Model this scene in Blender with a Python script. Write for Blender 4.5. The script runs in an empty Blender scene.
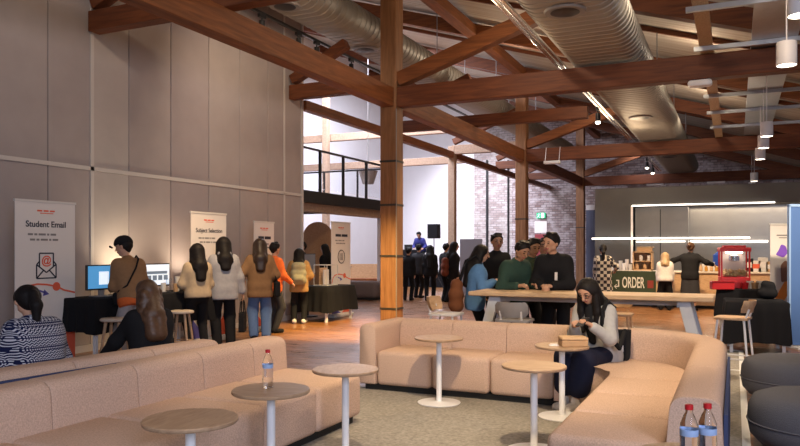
import bpy, bmesh, math, random
import numpy as np
from mathutils import Vector, Matrix
random.seed(7)
S = bpy.context.scene
COL = S.collection
TH = math.radians(24.95); CS, SN = math.cos(TH), math.sin(TH)
CAM_H = 1.5; FPX = 720.0; WALLX_ = -8.68

# ------------------------------------------------------------ camera
cd = bpy.data.cameras.new('camera'); cam = bpy.data.objects.new('camera', cd); COL.objects.link(cam)
cam.location = (0, 0, CAM_H); cam.rotation_euler = (math.pi/2, 0, TH)
cd.sensor_width = 36; cd.lens = 36*FPX/800; cd.shift_y = 27/800; cd.clip_start = .05; cd.clip_end = 200
S.camera = cam
# ------------------------------------------------------------ exposure / world
S.view_settings.view_transform = 'Standard'; S.view_settings.look = 'None'
S.view_settings.exposure = 0.1; S.view_settings.gamma = 1.0; S.view_settings.use_curve_mapping = False
wd = bpy.data.worlds.new('world'); S.world = wd; wd.use_nodes = True
bg = wd.node_tree.nodes['Background']; bg.inputs[0].default_value = (.80, .84, 1, 1); bg.inputs[1].default_value = .23

def light(kind, name, loc, power, color, aim=None, size=.2, size_y=None, spot=60, blend=.5):
    ld = bpy.data.lights.new(name, kind); ld.energy = power; ld.color = color
    if kind == 'AREA':
        ld.size = size
        if size_y: ld.shape = 'RECTANGLE'; ld.size_y = size_y
    elif kind == 'SPOT':
        ld.spot_size = math.radians(spot); ld.spot_blend = blend; ld.shadow_soft_size = size
    else: ld.shadow_soft_size = size
    o = bpy.data.objects.new(name, ld); COL.objects.link(o); o.location = loc
    if aim is not None:
        o.rotation_euler = (Vector(aim)-Vector(loc)).to_track_quat('-Z', 'Y').to_euler()
    return o
WARM = (1, .70, .40); WARM2 = (1, .80, .58); COOL = (.78, .86, 1)
# track spots over the lounge, the kiosks and the tall table
light('SPOT', 'lounge_spot', (-.9, 3.4, 4.6), 830, (1, .76, .47), (-2.0, 6.9, .4), .10, None, 62, .8)
light('SPOT', 'lounge_spot', (-3.0, 4.6, 5.2), 430, (1, .78, .54), (-3.2, 5.4, 0), .10, None, 48, .9)
light('SPOT', 'lounge_spot', (0.3, 3.4, 4.5), 230, WARM2, (-.6, 5.3, 0), .10, None, 64, .9)
light('SPOT', 'lounge_spot', (-1.2, 1.0, 4.5), 160, WARM2, (-2.2, 3.6, 0), .2, None, 70, 1)
light('AREA', 'window_daylight', (3.5, -2.2, 3.2), 420, (.74, .80, 1), (-3.6, 2.6, .4), 2.4)
light('SPOT', 'banner_fill', (1.9, 9.6, 4.4), 1500, WARM2, (.75, 13.4, 1.0), .1, None, 34, .9)  # added lamp without a fitting, brightens the white banner at right
light('SPOT', 'wall_uplight', (WALLX_+.45, 8.15, .95), 60, (1, .80, .55), (WALLX_-.05, 8.3, 2.3), .05, None, 110, 1)
light('SPOT', 'wall_uplight', (WALLX_+.35, 9.6, .95), 45, (1, .80, .55), (WALLX_-.05, 9.7, 2.3), .05, None, 110, 1)
light('SPOT', 'kiosk_spot', (-5.5, 7.4, 4.3), 700, WARM, (-7.8, 9.2, .3), .08, None, 55, .9)
light('SPOT', 'kiosk_spot', (-5.3, 11.0, 4.3), 3200, (1, .68, .26), (-6.3, 12.0, 0), .08, None, 60, .9)
light('SPOT', 'wall_spot', (-6.2, 9.5, 5.6), 300, WARM2, (-8.7, 12.0, 3.2), .1, None, 110, 1)
light('SPOT', 'wall_spot', (-6.2, 5.5, 5.6), 110, WARM2, (-8.7, 8.4, 3.2), .1, None, 110, 1)
light('SPOT', 'hall_spot', (-2.2, 12.0, 4.6), 520, WARM, (-1.6, 9.6, .6), .1, None, 80, .9)
light('SPOT', 'hall_spot', (-5.2, 15.0, 4.5), 700, WARM, (-5.6, 13.5, 0), .1, None, 90, .9)
light('SPOT', 'hall_spot', (-1.2, 16.5, 4.6), 1400, WARM, (-1.2, 18.0, 0), .1, None, 90, .9)
light('SPOT', 'hall_spot', (1.0, 9.5, 4.6), 700, WARM2, (.4, 11.5, 0), .1, None, 90, .9)
# daylight in the left-hand nave (roof lights and end windows)
light('AREA', 'nave_rooflight', (-11.6, 24, 8.6), 3600, (.84, .86, 1), (-11.6, 25.5, 0), 4, 14)
light('SPOT', 'end_wall_spot', (-11.5, 31, 6.5), 3800, (.92, .9, 1), (-12.2, 37, 3.5), .3, None, 76, 1)
light('SPOT', 'brick_spot', (-6.5, 34.5, 6.2), 90, WARM2, (-8.0, 37, 2), .1, None, 70, 1)
light('SPOT', 'brick_spot', (-3.5, 31.5, 5.8), 170, (.95, .88, .95), (-4.5, 37, 2), .2, None, 90, 1)
# uplights on top of the ducts and the tie beams
for i, (x, y, p) in enumerate(((-3.4, 11.2, 60), (-3.4, 16.2, 60), (-3.4, 21, 50), (-.9, 10.6, 34), (-.8, 15.8, 40), (-5.4, 18.5, 60), (-.8, 21, 30))):
    light('POINT', 'roof_uplight', (x, y, 5.3 if x > -4 else 6.0), p, WARM2, None, .1)
# unseen warm fill points added under the roof to lift beams and hall
for x, y, p in ((-3.6, 7.0, 40), (-3.6, 10.5, 34), (.5, 8.0, 34), (-2.5, 20, 50)):
    light('POINT', 'warm_fill', (x, y, 4.2), p, (1, .72, .45), None, .35)

# ------------------------------------------------------------ placing helpers (real depth in metres)
def W(px, z):
    xc = (px-400)/FPX*z
    return (xc*CS - z*SN, xc*SN + z*CS)
def HZ(py, z): return CAM_H-(py-250)*z/FPX
def atX(px, X):
    k = (px-400)/FPX; z = X/(k*CS-SN); return (X, z*(k*SN+CS), z)
def atY(px, Y):
    k = (px-400)/FPX; z = Y/(k*SN+CS); return (z*(k*CS-SN), Y, z)

# ------------------------------------------------------------ materials
MATS = {}
def mat(name, col, rough=.6, metal=0, var=.0, scale=30, bump=0, coat=0, emit=0, spec=.5, trans=0, ior=1.45, alpha=1):
    if name in MATS: return MATS[name]
    m = bpy.data.materials.new(name); m.use_nodes = True; nt = m.node_tree; b = nt.nodes['Principled BSDF']
    b.inputs['Base Color'].default_value = (*col, 1); b.inputs['Roughness'].default_value = rough
    b.inputs['Metallic'].default_value = metal; b.inputs['Specular IOR Level'].default_value = spec
    b.inputs['Coat Weight'].default_value = coat
    b.inputs['Transmission Weight'].default_value = trans; b.inputs['IOR'].default_value = ior; b.inputs['Alpha'].default_value = alpha
    if emit: b.inputs['Emission Color'].default_value = (*col, 1); b.inputs['Emission Strength'].default_value = emit
    tc = nt.nodes.new('ShaderNodeTexCoord')
    if var or bump:
        n = nt.nodes.new('ShaderNodeTexNoise'); n.inputs['Scale'].default_value = scale; n.inputs['Detail'].default_value = 4
        nt.links.new(tc.outputs['Object'], n.inputs['Vector'])
        if var:
            mx = nt.nodes.new('ShaderNodeMix'); mx.data_type = 'RGBA'
            mx.inputs[6].default_value = (*[max(0, c*(1-var)) for c in col], 1); mx.inputs[7].default_value = (*[min(1, c*(1+var)) for c in col], 1)
            nt.links.new(n.outputs['Fac'], mx.inputs[0]); nt.links.new(mx.outputs[2], b.inputs['Base Color'])
        if bump:
            bp = nt.nodes.new('ShaderNodeBump'); bp.inputs['Strength'].default_value = bump; bp.inputs['Distance'].default_value = .01
            nt.links.new(n.outputs['Fac'], bp.inputs['Height']); nt.links.new(bp.outputs[0], b.inputs['Normal'])
    MATS[name] = m; return m
def nodes(m): return m.node_tree, m.node_tree.nodes['Principled BSDF']
def ramp(nt, stops):
    r = nt.nodes.new('ShaderNodeValToRGB'); e = r.color_ramp.elements
    e[0].position, e[0].color = stops[0][0], (*stops[0][1], 1); e[1].position, e[1].color = stops[-1][0], (*stops[-1][1], 1)
    for p, c in stops[1:-1]:
        q = e.new(p); q.color = (*c, 1)
    return r
def wood(name, a, b2, rough=.5, scale=(2, 2, .25), coat=0):
    m = mat(name, a, rough, coat=coat); nt, b = nodes(m)
    tc = nt.nodes.new('ShaderNodeTexCoord'); mp = nt.nodes.new('ShaderNodeMapping'); mp.inputs['Scale'].default_value = scale
    n = nt.nodes.new('ShaderNodeTexNoise'); n.inputs['Scale'].default_value = 6; n.inputs['Detail'].default_value = 6; n.inputs['Distortion'].default_value = .6
    nt.links.new(tc.outputs['Object'], mp.inputs[0]); nt.links.new(mp.outputs[0], n.inputs['Vector'])
    r = ramp(nt, [(.3, a), (.7, b2)]); nt.links.new(n.outputs['Fac'], r.inputs[0]); nt.links.new(r.outputs[0], b.inputs['Base Color'])
    bp = nt.nodes.new('ShaderNodeBump'); bp.inputs['Strength'].default_value = .25; bp.inputs['Distance'].default_value = .01
    nt.links.new(n.outputs['Fac'], bp.inputs['Height']); nt.links.new(bp.outputs[0], b.inputs['Normal'])
    return m
AXS = {'x': (.25, 3, 3), 'y': (3, .25, 3), 'z': (3, 3, .25)}
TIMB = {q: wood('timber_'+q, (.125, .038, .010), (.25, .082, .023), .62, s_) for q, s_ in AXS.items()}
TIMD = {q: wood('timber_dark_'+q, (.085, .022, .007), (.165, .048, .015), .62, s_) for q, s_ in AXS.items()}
timber, timber_d = TIMB['z'], TIMD['z']
post_wood = wood('post_timber', (.17, .075, .030), (.29, .14, .062), .62, AXS['z'])
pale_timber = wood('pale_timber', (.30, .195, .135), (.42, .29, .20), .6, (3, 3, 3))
osb = wood('chipboard', (.30, .20, .11), (.55, .40, .25), .7, (8, 8, 8))
oak = wood('oak', (.34, .215, .13), (.47, .32, .205), .45, (6, 1.2, 6))
oak2 = wood('oak_light', (.50, .33, .19), (.62, .44, .27), .45, (1.2, 6, 6))
ply = wood('plywood', (.45, .27, .14), (.58, .38, .22), .5, (2, 2, 6))
M_peach = mat('peach_fabric', (.565, .40, .31), .92, var=.40, scale=110, bump=.45, spec=.15)
M_navy = mat('navy_fabric', (.05, .065, .14), .9, var=.2, scale=120, spec=.15)
M_char = mat('charcoal_fabric', (.105, .108, .13), .92, var=.3, scale=150, bump=.4, spec=.15)
M_plinth = mat('black_plinth', (.012, .012, .012), .7)
M_white = mat('white_metal', (.78, .78, .80), .35)
M_black = mat('black_metal', (.012, .012, .014), .4)
M_steel = mat('galvanised_steel', (.42, .44, .46), .42, .85, var=.12, scale=8)
M_duct = mat('duct_metal', (.30, .285, .26), .5, .45, var=.12, scale=5)
M_chrome = mat('chrome', (.75, .75, .75), .18, 1)
M_blackcloth = mat('black_cloth', (.010, .010, .012), .9, spec=.2)
M_glass = mat('clear_glass', (.95, .97, 1), .03, trans=1, ior=1.1, spec=.4)
M_plastic = mat('clear_plastic', (.95, .97, 1), .04, trans=1, ior=1.2)
M_red = mat('red_plastic', (.50, .012, .018), .4)
M_label = mat('blue_label', (.06, .22, .55), .5)
M_lamp = mat('lamp_glow', (1, .88, .68), .5, emit=9)
M_led = mat('led_strip', (1, .93, .82), .5, emit=3)
M_banner = mat('banner_white', (.72, .68, .66), .6)
M_ink = mat('ink_dark', (.02, .022, .04), .7)
M_orange = mat('banner_red', (.72, .12, .06), .6)
M_purple = mat('banner_purple', (.10, .09, .36), .6)
M_grey = mat('grey_plastic', (.22, .21, .21), .5)
M_greyl = mat('pale_plastic', (.62, .60, .58), .5)
M_card = mat('cardboard', (.45, .28, .15), .75, var=.1, scale=12)

# ------------------------------------------------------------ geometry helpers
def build(name, bm, m, parent=None, loc=(0, 0, 0), rotz=0, smooth=False, autos=None):
    me = bpy.data.meshes.new(name); bmesh.ops.recalc_face_normals(bm, faces=bm.faces[:]); bm.to_mesh(me); bm.free()
    for mm in (m if isinstance(m, (list, tuple)) else [m]): me.materials.append(mm)
    if smooth:
        for p in me.polygons: p.use_smooth = True
        try: me.set_sharp_from_angle(angle=math.radians(autos or 40))
        except Exception: pass
    o = bpy.data.objects.new(name, me); COL.objects.link(o); o.location = loc; o.rotation_euler = (0, 0, rotz)
    if parent: o.parent = parent
    return o
def thing(name, label, cat, loc=(0, 0, 0), rotz=0, group=None):
    o = bpy.data.objects.new(name, None); COL.objects.link(o); o.empty_display_size = .1
    o.location = loc; o.rotation_euler = (0, 0, rotz); tag(o, label, cat, group); return o
def tag(o, label, cat, group=None):
    o['label'] = label; o['category'] = cat
    if group: o['group'] = group
    return o
def struct(name, bm, m, **k):
    o = build(name, bm, m, **k); o['kind'] = 'structure'; return o
def copy_tree(o, parent=None, loc=None, rotz=None, label=None, group=None):
    c = o.copy(); COL.objects.link(c); c.parent = parent
    if loc is not None: c.location = loc
    if rotz is not None: c.rotation_euler = (0, 0, rotz)
    if label: c['label'] = label
    if group: c['group'] = group
    for ch in list(o.children): copy_tree(ch, c)
    return c
def NB(): return bmesh.new()
def box(bm, c, d, bev=0, seg=2, rot=None):
    vs = bmesh.ops.create_cube(bm, size=1)['verts']
    for v in vs: v.co = Vector((v.co.x*d[0], v.co.y*d[1], v.co.z*d[2]))
    if bev:
        es = list({e for v in vs for e in v.link_edges})
        r = bmesh.ops.bevel(bm, geom=es, offset=bev, segments=seg, profile=.5, affect='EDGES')
        vs = list({v for f in r['faces'] for v in f.verts} | {v for v in vs if v.is_valid})
    for v in vs:
        if rot is not None: v.co = rot @ v.co
        v.co += Vector(c)
    return bm
def boxb(lo, hi, bev=0, seg=2):
    return box(NB(), [(a+b)/2 for a, b in zip(lo, hi)], [b-a for a, b in zip(lo, hi)], bev, seg)
def addb(bm, lo, hi, bev=0, seg=2):
    return box(bm, [(a+b)/2 for a, b in zip(lo, hi)], [b-a for a, b in zip(lo, hi)], bev, seg)
def bar(bm, a, b, w, h, up=(0, 0, 1), bev=0):
    a, b = Vector(a), Vector(b); d = (b-a); L = d.length; y = d/L
    x = y.cross(Vector(up));
    if x.length < 1e-4: x = Vector((1, 0, 0))
    x.normalize(); z = x.cross(y); R = Matrix((x, y, z)).transposed()
    return box(bm, (a+b)/2, (w, L, h), bev, 2, R)
def tube(bm, pts, r, n=8, cap=True):
    pts = [Vector(p) for p in pts]; rings = []
    rr = r if isinstance(r, (list, tuple)) else [r]*len(pts)
    t0 = (pts[1]-pts[0]).normalized(); ref = Vector((0, 0, 1)) if abs(t0.z) < .9 else Vector((1, 0, 0))
    for i, p in enumerate(pts):
        t = (pts[min(i+1, len(pts)-1)]-pts[max(i-1, 0)]).normalized()
        x = t.cross(ref).normalized(); y = x.cross(t)
        rings.append([bm.verts.new(p+x*math.cos(q*2*math.pi/n)*rr[i]+y*math.sin(q*2*math.pi/n)*rr[i]) for q in range(n)])
    for a, b in zip(rings, rings[1:]):
        for q in range(n): bm.faces.new((a[q], a[(q+1) % n], b[(q+1) % n], b[q]))
    if cap: bm.faces.new(rings[0]); bm.faces.new(rings[-1][::-1])
    return bm
def lathe(bm, prof, c=(0, 0, 0), n=32, cap=True):
    rings = []
    for r, z in prof:
        rings.append([bm.verts.new((c[0]+r*math.cos(2*math.pi*q/n), c[1]+r*math.sin(2*math.pi*q/n), c[2]+z)) for q in range(n)])
    for a, b in zip(rings, rings[1:]):
        for q in range(n): bm.faces.new((a[q], a[(q+1) % n], b[(q+1) % n], b[q]))
    if cap:
        bm.faces.new(rings[0][::-1]); bm.faces.new(rings[-1])
    return bm
def prism(bm, poly, z0, z1, bev=0, seg=3):
    f0 = [bm.verts.new((x, y, z0)) for x, y in poly]; f1 = [bm.verts.new((x, y, z1)) for x, y in poly]
    n = len(poly); bm.faces.new(f0[::-1]); bm.faces.new(f1)
    for i in range(n): bm.faces.new((f0[i], f0[(i+1) % n], f1[(i+1) % n], f1[i]))
    if bev:
        es = [e for e in bm.edges if all(v in f1 for v in e.verts)]
        bmesh.ops.bevel(bm, geom=es, offset=bev, segments=seg, profile=.5, affect='EDGES')
    return bm
def plate(bm, poly, y0, y1):
    """polygon in x/z, thickness along y"""
    f0 = [bm.verts.new((x, y0, z)) for x, z in poly]; f1 = [bm.verts.new((x, y1, z)) for x, z in poly]
    n = len(poly); bm.faces.new(f0); bm.faces.new(f1[::-1])
    for i in range(n): bm.faces.new((f0[i], f0[(i+1) % n], f1[(i+1) % n], f1[i]))
    return bm
def sweep(bm, prof, frames):
    cx = sum(p[0] for p in prof)/len(prof); cy = sum(p[1] for p in prof)/len(prof); rings = []
    for (o, nv, s) in frames:
        rings.append([bm.verts.new((o[0]+nv[0]*(cx+(u-cx)*s), o[1]+nv[1]*(cx+(u-cx)*s), cy+(v-cy)*s)) for u, v in prof])
    n = len(prof)
    for a, b in zip(rings, rings[1:]):
        for i in range(n): bm.faces.new((a[i], a[(i+1) % n], b[(i+1) % n], b[i]))
    bm.faces.new(rings[0]); bm.faces.new(rings[-1][::-1]); return bm
def rounded(poly, r, seg=4):
    """round the corners of a 2-D polygon; r is one radius or one per corner"""
    out = []; n = len(poly)
    for i in range(n):
        p = Vector(poly[i]); a = Vector(poly[i-1]); b = Vector(poly[(i+1) % n]); rad = r[i] if isinstance(r, (list, tuple)) else r
        if rad <= 0: out.append(tuple(p)); continue
        da = (a-p).normalized(); db = (b-p).normalized(); p0 = p+da*rad; p1 = p+db*rad
        for k in range(seg+1):
            t = k/seg; out.append(tuple(p0*(1-t)**2+p*2*t*(1-t)+p1*t*t))
    return out
def text_mesh(name, s, size, m, parent, loc, rot, depth=.002, align='CENTER', bold=0, sx=1):
    cu = bpy.data.curves.new(name, 'FONT'); cu.body = s; cu.size = size; cu.extrude = depth; cu.align_x = align; cu.offset = bold
    t = bpy.data.objects.new('tmp', cu); COL.objects.link(t); bpy.context.view_layer.update()
    me = bpy.data.meshes.new_from_object(t.evaluated_get(bpy.context.evaluated_depsgraph_get()))
    bpy.data.objects.remove(t); me.name = name; me.materials.clear(); me.materials.append(m)
    o = bpy.data.objects.new(name, me); COL.objects.link(o); o.parent = parent; o.location = loc; o.rotation_euler = rot; o.scale = (sx, 1, 1)
    return o

# ------------------------------------------------------------ soft bodies: smooth union of round cones, meshed with surface nets
def sdf_mesh(prims, vox, k=.02, cuts=(), subs=(), margin=.05):
    """prims: (a, b, ra, rb); cuts: (point, normal) keeps the side the normal points away from; subs: (a, b, ra, rb) carved off"""
    lo = np.min([np.minimum(np.array(a)-ra, np.array(b)-rb) for a, b, ra, rb in prims], axis=0)-2*vox-.01
    hi = np.max([np.maximum(np.array(a)+ra, np.array(b)+rb) for a, b, ra, rb in prims], axis=0)+2*vox+.01
    n = np.ceil((hi-lo)/vox).astype(int)+1
    F = np.full(n, margin, dtype=np.float32); ax = [lo[i]+vox*np.arange(n[i]) for i in range(3)]
    def cone(a, b, ra, rb, pad):
        a = np.array(a, float); b = np.array(b, float)
        l = np.minimum(a-ra, b-rb)-pad; h = np.maximum(a+ra, b+rb)+pad
        i0 = np.clip(np.floor((l-lo)/vox).astype(int), 0, n-1); i1 = np.clip(np.ceil((h-lo)/vox).astype(int)+1, 1, n)
        sl = tuple(slice(p, q) for p, q in zip(i0, i1))
        X, Y, Z = np.meshgrid(*[ax[i][sl[i]] for i in range(3)], indexing='ij')
        d = b-a; L2 = max(float(d@d), 1e-9)
        t = np.clip(((X-a[0])*d[0]+(Y-a[1])*d[1]+(Z-a[2])*d[2])/L2, 0, 1)
        D = np.sqrt((X-a[0]-t*d[0])**2+(Y-a[1]-t*d[1])**2+(Z-a[2]-t*d[2])**2)-(ra+(rb-ra)*t)
        return sl, D
    for a, b, ra, rb in prims:
        sl, D = cone(a, b, ra, rb, margin)
        f = F[sl]; h = np.clip(.5+.5*(f-D)/k, 0, 1); F[sl] = D*h+f*(1-h)-k*h*(1-h)
    for a, b, ra, rb in subs:
        sl, D = cone(a, b, ra, rb, margin); F[sl] = np.maximum(F[sl], -D)
    if cuts:
        X, Y, Z = np.meshgrid(*ax, indexing='ij')
        for p, nv in cuts:
            F = np.maximum(F, ((X-p[0])*nv[0]+(Y-p[1])*nv[1]+(Z-p[2])*nv[2]).astype(np.float32))
    s = F < 0; sh = np.array(F.shape)-1
    acc = np.zeros((*sh, 3)); cnt = np.zeros(sh)
    for axis in range(3):
        A = [slice(None)]*3; B = [slice(None)]*3; A[axis] = slice(0, -1); B[axis] = slice(1, None)
        fa, fb = F[tuple(A)], F[tuple(B)]; cr = s[tuple(A)] != s[tuple(B)]
        t = np.where(cr, fa/np.where(cr, fa-fb, 1), 0); o1, o2 = [q for q in range(3) if q != axis]
        for u in (0, 1):
            for v in (0, 1):
                sl = [slice(None)]*3; sl[o1] = slice(u, u+sh[o1]); sl[o2] = slice(v, v+sh[o2])
                c = cr[tuple(sl)]; cnt += c
                acc[..., axis] += np.where(c, t[tuple(sl)], 0); acc[..., o1] += c*u; acc[..., o2] += c*v
    act = cnt > 0; idx = np.full(sh, -1); idx[act] = np.arange(act.sum())
    ii = np.argwhere(act); V = lo+(ii+acc[act]/cnt[act][:, None])*vox; faces = []
    for axis in range(3):
        A = [slice(1, -1)]*3; B = [slice(1, -1)]*3; A[axis] = slice(0, -1); B[axis] = slice(1, None)
        cr = s[tuple(A)] != s[tuple(B)]; e = np.argwhere(cr)
        if len(e) == 0: continue
        ins = s[tuple(A)][cr]; o1, o2 = [q for q in range(3) if q != axis]
        if axis == 1: ins = ~ins
        e = e.copy(); e[:, o1] += 1; e[:, o2] += 1; q = []
        for du, dv in ((-1, -1), (0, -1), (0, 0), (-1, 0)):
            g = e.copy(); g[:, o1] += du; g[:, o2] += dv; q.append(idx[g[:, 0], g[:, 1], g[:, 2]])
        q = np.stack(q, 1); q[~ins] = q[~ins][:, ::-1]; faces.append(q)
    Q = np.concatenate(faces); Q = Q[(Q >= 0).all(1)]
    return V, Q
def soft(name, prims, vox, m, parent=None, k=.02, cuts=(), subs=(), paint=None, loc=(0, 0, 0), rotz=0):
    V, Q = sdf_mesh(prims, vox, k, cuts, subs)
    me = bpy.data.meshes.new(name); me.from_pydata(V.tolist(), [], Q.tolist())
    ms = m if isinstance(m, (list, tuple)) else [m]
    for mm in ms: me.materials.append(mm)
    me.polygons.foreach_set('use_smooth', np.ones(len(Q), bool))
    if paint is not None:
        C = V[Q].mean(1); me.polygons.foreach_set('material_index', paint(C).astype(np.int32))
    me.update(); o = bpy.data.objects.new(name, me); COL.objects.link(o); o.location = loc; o.rotation_euler = (0, 0, rotz)
    if parent: o.parent = parent
    return o
# ============================================================ THE SETTING
ROW, WALLX = -6.27, -8.68
fl = mat('floor_boards', (.2, .1, .05), .28, coat=.15); nt, b = nodes(fl)
tc = nt.nodes.new('ShaderNodeTexCoord'); br = nt.nodes.new('ShaderNodeTexBrick')
br.inputs['Color1'].default_value = (.30, .135, .048, 1); br.inputs['Color2'].default_value = (.20, .085, .030, 1); br.inputs['Mortar'].default_value = (.05, .025, .012, 1)
br.inputs['Scale'].default_value = 1; br.inputs['Brick Width'].default_value = 2.4; br.inputs['Row Height'].default_value = .14; br.inputs['Mortar Size'].default_value = .004
nt.links.new(tc.outputs['Object'], br.inputs['Vector'])
mp = nt.nodes.new('ShaderNodeMapping'); mp.inputs['Scale'].default_value = (.6, 8, 1); nz = nt.nodes.new('ShaderNodeTexNoise'); nz.inputs['Scale'].default_value = 3; nz.inputs['Detail'].default_value = 6
nt.links.new(tc.outputs['Object'], mp.inputs[0]); nt.links.new(mp.outputs[0], nz.inputs['Vector'])
mx = nt.nodes.new('ShaderNodeMix'); mx.data_type = 'RGBA'; mx.blend_type = 'MULTIPLY'; mx.inputs[0].default_value = .55
rp = ramp(nt, [(.3, (.55, .5, .45)), (.7, (1.25, 1.2, 1.1))]); nt.links.new(nz.outputs['Fac'], rp.inputs[0])
nt.links.new(br.outputs['Color'], mx.inputs[6]); nt.links.new(rp.outputs[0], mx.inputs[7]); nt.links.new(mx.outputs[2], b.inputs['Base Color'])
rr = ramp(nt, [(.3, (.22, .22, .22)), (.7, (.42, .42, .42))]); nt.links.new(nz.outputs['Fac'], rr.inputs[0]); nt.links.new(rr.outputs[0], b.inputs['Roughness'])
struct('floor', boxb((-17, -3, -.2), (9, 39, 0)), fl)

# fabric-lined partition on the left
mw = mat('wall_fabric', (.345, .30, .295), .85, var=.10, scale=3, bump=.05, spec=.2)
wend = atX(301, WALLX)[1]
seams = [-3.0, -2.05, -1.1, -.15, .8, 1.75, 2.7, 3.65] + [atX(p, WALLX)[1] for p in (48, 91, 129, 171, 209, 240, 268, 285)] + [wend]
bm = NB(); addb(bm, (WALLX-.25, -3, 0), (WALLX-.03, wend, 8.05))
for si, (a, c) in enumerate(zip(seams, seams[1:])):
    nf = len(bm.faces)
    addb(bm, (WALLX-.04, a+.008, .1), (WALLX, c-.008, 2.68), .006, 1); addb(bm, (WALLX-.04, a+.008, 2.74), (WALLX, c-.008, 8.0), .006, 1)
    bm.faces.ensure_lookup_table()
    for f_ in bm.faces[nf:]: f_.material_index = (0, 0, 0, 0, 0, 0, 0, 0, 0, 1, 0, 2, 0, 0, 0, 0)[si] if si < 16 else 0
struct('wall_left', bm, [mw, mat('wall_fabric_lit', (.43, .385, .365), .85, var=.10, scale=3, bump=.05, spec=.2), mat('wall_fabric_mauve', (.31, .265, .27), .85, var=.10, scale=3, bump=.05, spec=.2)])  # one panel's paler fabric colour carries the lamp light falling on it
m_trim = mat('trim_paint', (.52, .48, .46), .6)
struct('trim_1', boxb((WALLX-.02, -3, 2.68), (WALLX+.02, wend, 2.74)), m_trim)
ys = atX(91.5, WALLX)[1]
struct('trim_2', boxb((WALLX-.02, ys-.03, 0), (WALLX+.02, ys+.03, 8)), m_trim)
struct('trim_3', boxb((WALLX-.25, wend, 0), (WALLX+.03, wend+.06, 8.05)), m_trim)
struct('trim_4', boxb((WALLX-.02, atX(284, WALLX)[1]-.02, 0), (WALLX+.02, atX(284, WALLX)[1]+.02, 8)), m_trim)
struct('baseboard_left', boxb((WALLX, -3, 0), (WALLX+.025, wend, .1)), m_trim)

# far end wall: white plaster beside white-washed brick
m_plaster = mat('white_plaster', (.80, .79, .82), .8, var=.04, scale=2)
mb_ = mat('whitewashed_brick', (.5, .42, .40), .85); nt, b = nodes(mb_)
tc = nt.nodes.new('ShaderNodeTexCoord'); mp = nt.nodes.new('ShaderNodeMapping'); mp.inputs['Rotation'].default_value = (math.pi/2, 0, 0)
br = nt.nodes.new('ShaderNodeTexBrick'); br.inputs['Scale'].default_value = 1; br.inputs['Brick Width'].default_value = .30; br.inputs['Row Height'].default_value = .12; br.inputs['Mortar Size'].default_value = .018
br.inputs['Color1'].default_value = (.42, .365, .375, 1); br.inputs['Color2'].default_value = (.20, .13, .125, 1); br.inputs['Mortar'].default_value = (.15, .125, .13, 1)
nz = nt.nodes.new('ShaderNodeTexNoise'); nz.inputs['Scale'].default_value = 3.2; nz.inputs['Detail'].default_value = 5
mx = nt.nodes.new('ShaderNodeMix'); mx.data_type = 'RGBA'; mx.inputs[7].default_value = (.50, .465, .485, 1)
r = ramp(nt, [(.45, (0, 0, 0)), (.72, (.7, .7, .7))])
nt.links.new(tc.outputs['Object'], mp.inputs[0]); nt.links.new(mp.outputs[0], br.inputs['Vector']); nt.links.new(tc.outputs['Object'], nz.inputs['Vector'])
nt.links.new(nz.outputs['Fac'], r.inputs[0]); nt.links.new(r.outputs[0], mx.inputs[0]); nt.links.new(br.outputs['Color'], mx.inputs[6]); nt.links.new(mx.outputs[2], b.inputs['Base Color'])
bp = nt.nodes.new('ShaderNodeBump'); bp.inputs['Strength'].default_value = .5; bp.inputs['Distance'].default_value = .02
nt.links.new(br.outputs['Fac'], bp.inputs['Height']); bp.invert = True; nt.links.new(bp.outputs[0], b.inputs['Normal'])
BX = atY(474, 37)[0]
struct('wall_back', boxb((-17, 37, 0), (BX, 37.3, 10.6)), m_plaster)
mb2 = mb_.copy(); mb2.name = 'painted_brick'
for n_ in mb2.node_tree.nodes:
    if n_.type == 'VALTORGB': n_.color_ramp.elements[0].color = (.25, .25, .25, 1); n_.color_ramp.elements[1].color = (.85, .85, .85, 1)
    if n_.type == 'MIX': n_.inputs[7].default_value = (.44, .415, .40, 1)
BX2 = atY(512, 37)[0]
struct('wall_back_painted', boxb((BX, 37, 0), (BX2, 37.3, 10)), mb2)
struct('wall_back_brick', boxb((BX2, 37, 0), (9, 37.3, 10)), mb_)
struct('wall_nave', boxb((-17.2, 8, 0), (-17, 37, 11)), m_plaster)

# roof: boarded slope falling to the right
SL = -.31
def RZ(x): return 7.1+SL*(x-ROW)
m_roof = mat('roof_boards', (.40, .345, .28), .75); nt, b = nodes(m_roof)
tc = nt.nodes.new('ShaderNodeTexCoord'); mp = nt.nodes.new('ShaderNodeMapping'); mp.inputs['Scale'].default_value = (.15, 7, .15)
nz = nt.nodes.new('ShaderNodeTexNoise'); nz.inputs['Scale'].default_value = 1.6; nz.inputs['Detail'].default_value = 2
r = ramp(nt, [(.3, (.30, .25, .20)), (.7, (.48, .42, .35))])
nt.links.new(tc.outputs['Object'], mp.inputs[0]); nt.links.new(mp.outputs[0], nz.inputs['Vector']); nt.links.new(nz.outputs['Fac'], r.inputs[0]); nt.links.new(r.outputs[0], b.inputs['Base Color'])
bm = NB(); bar(bm, (-17.2, 18, RZ(-17.2)+.48), (8, 18, RZ(8)+.48), 44, .1)
struct('ceiling', bm, m_roof)

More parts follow.
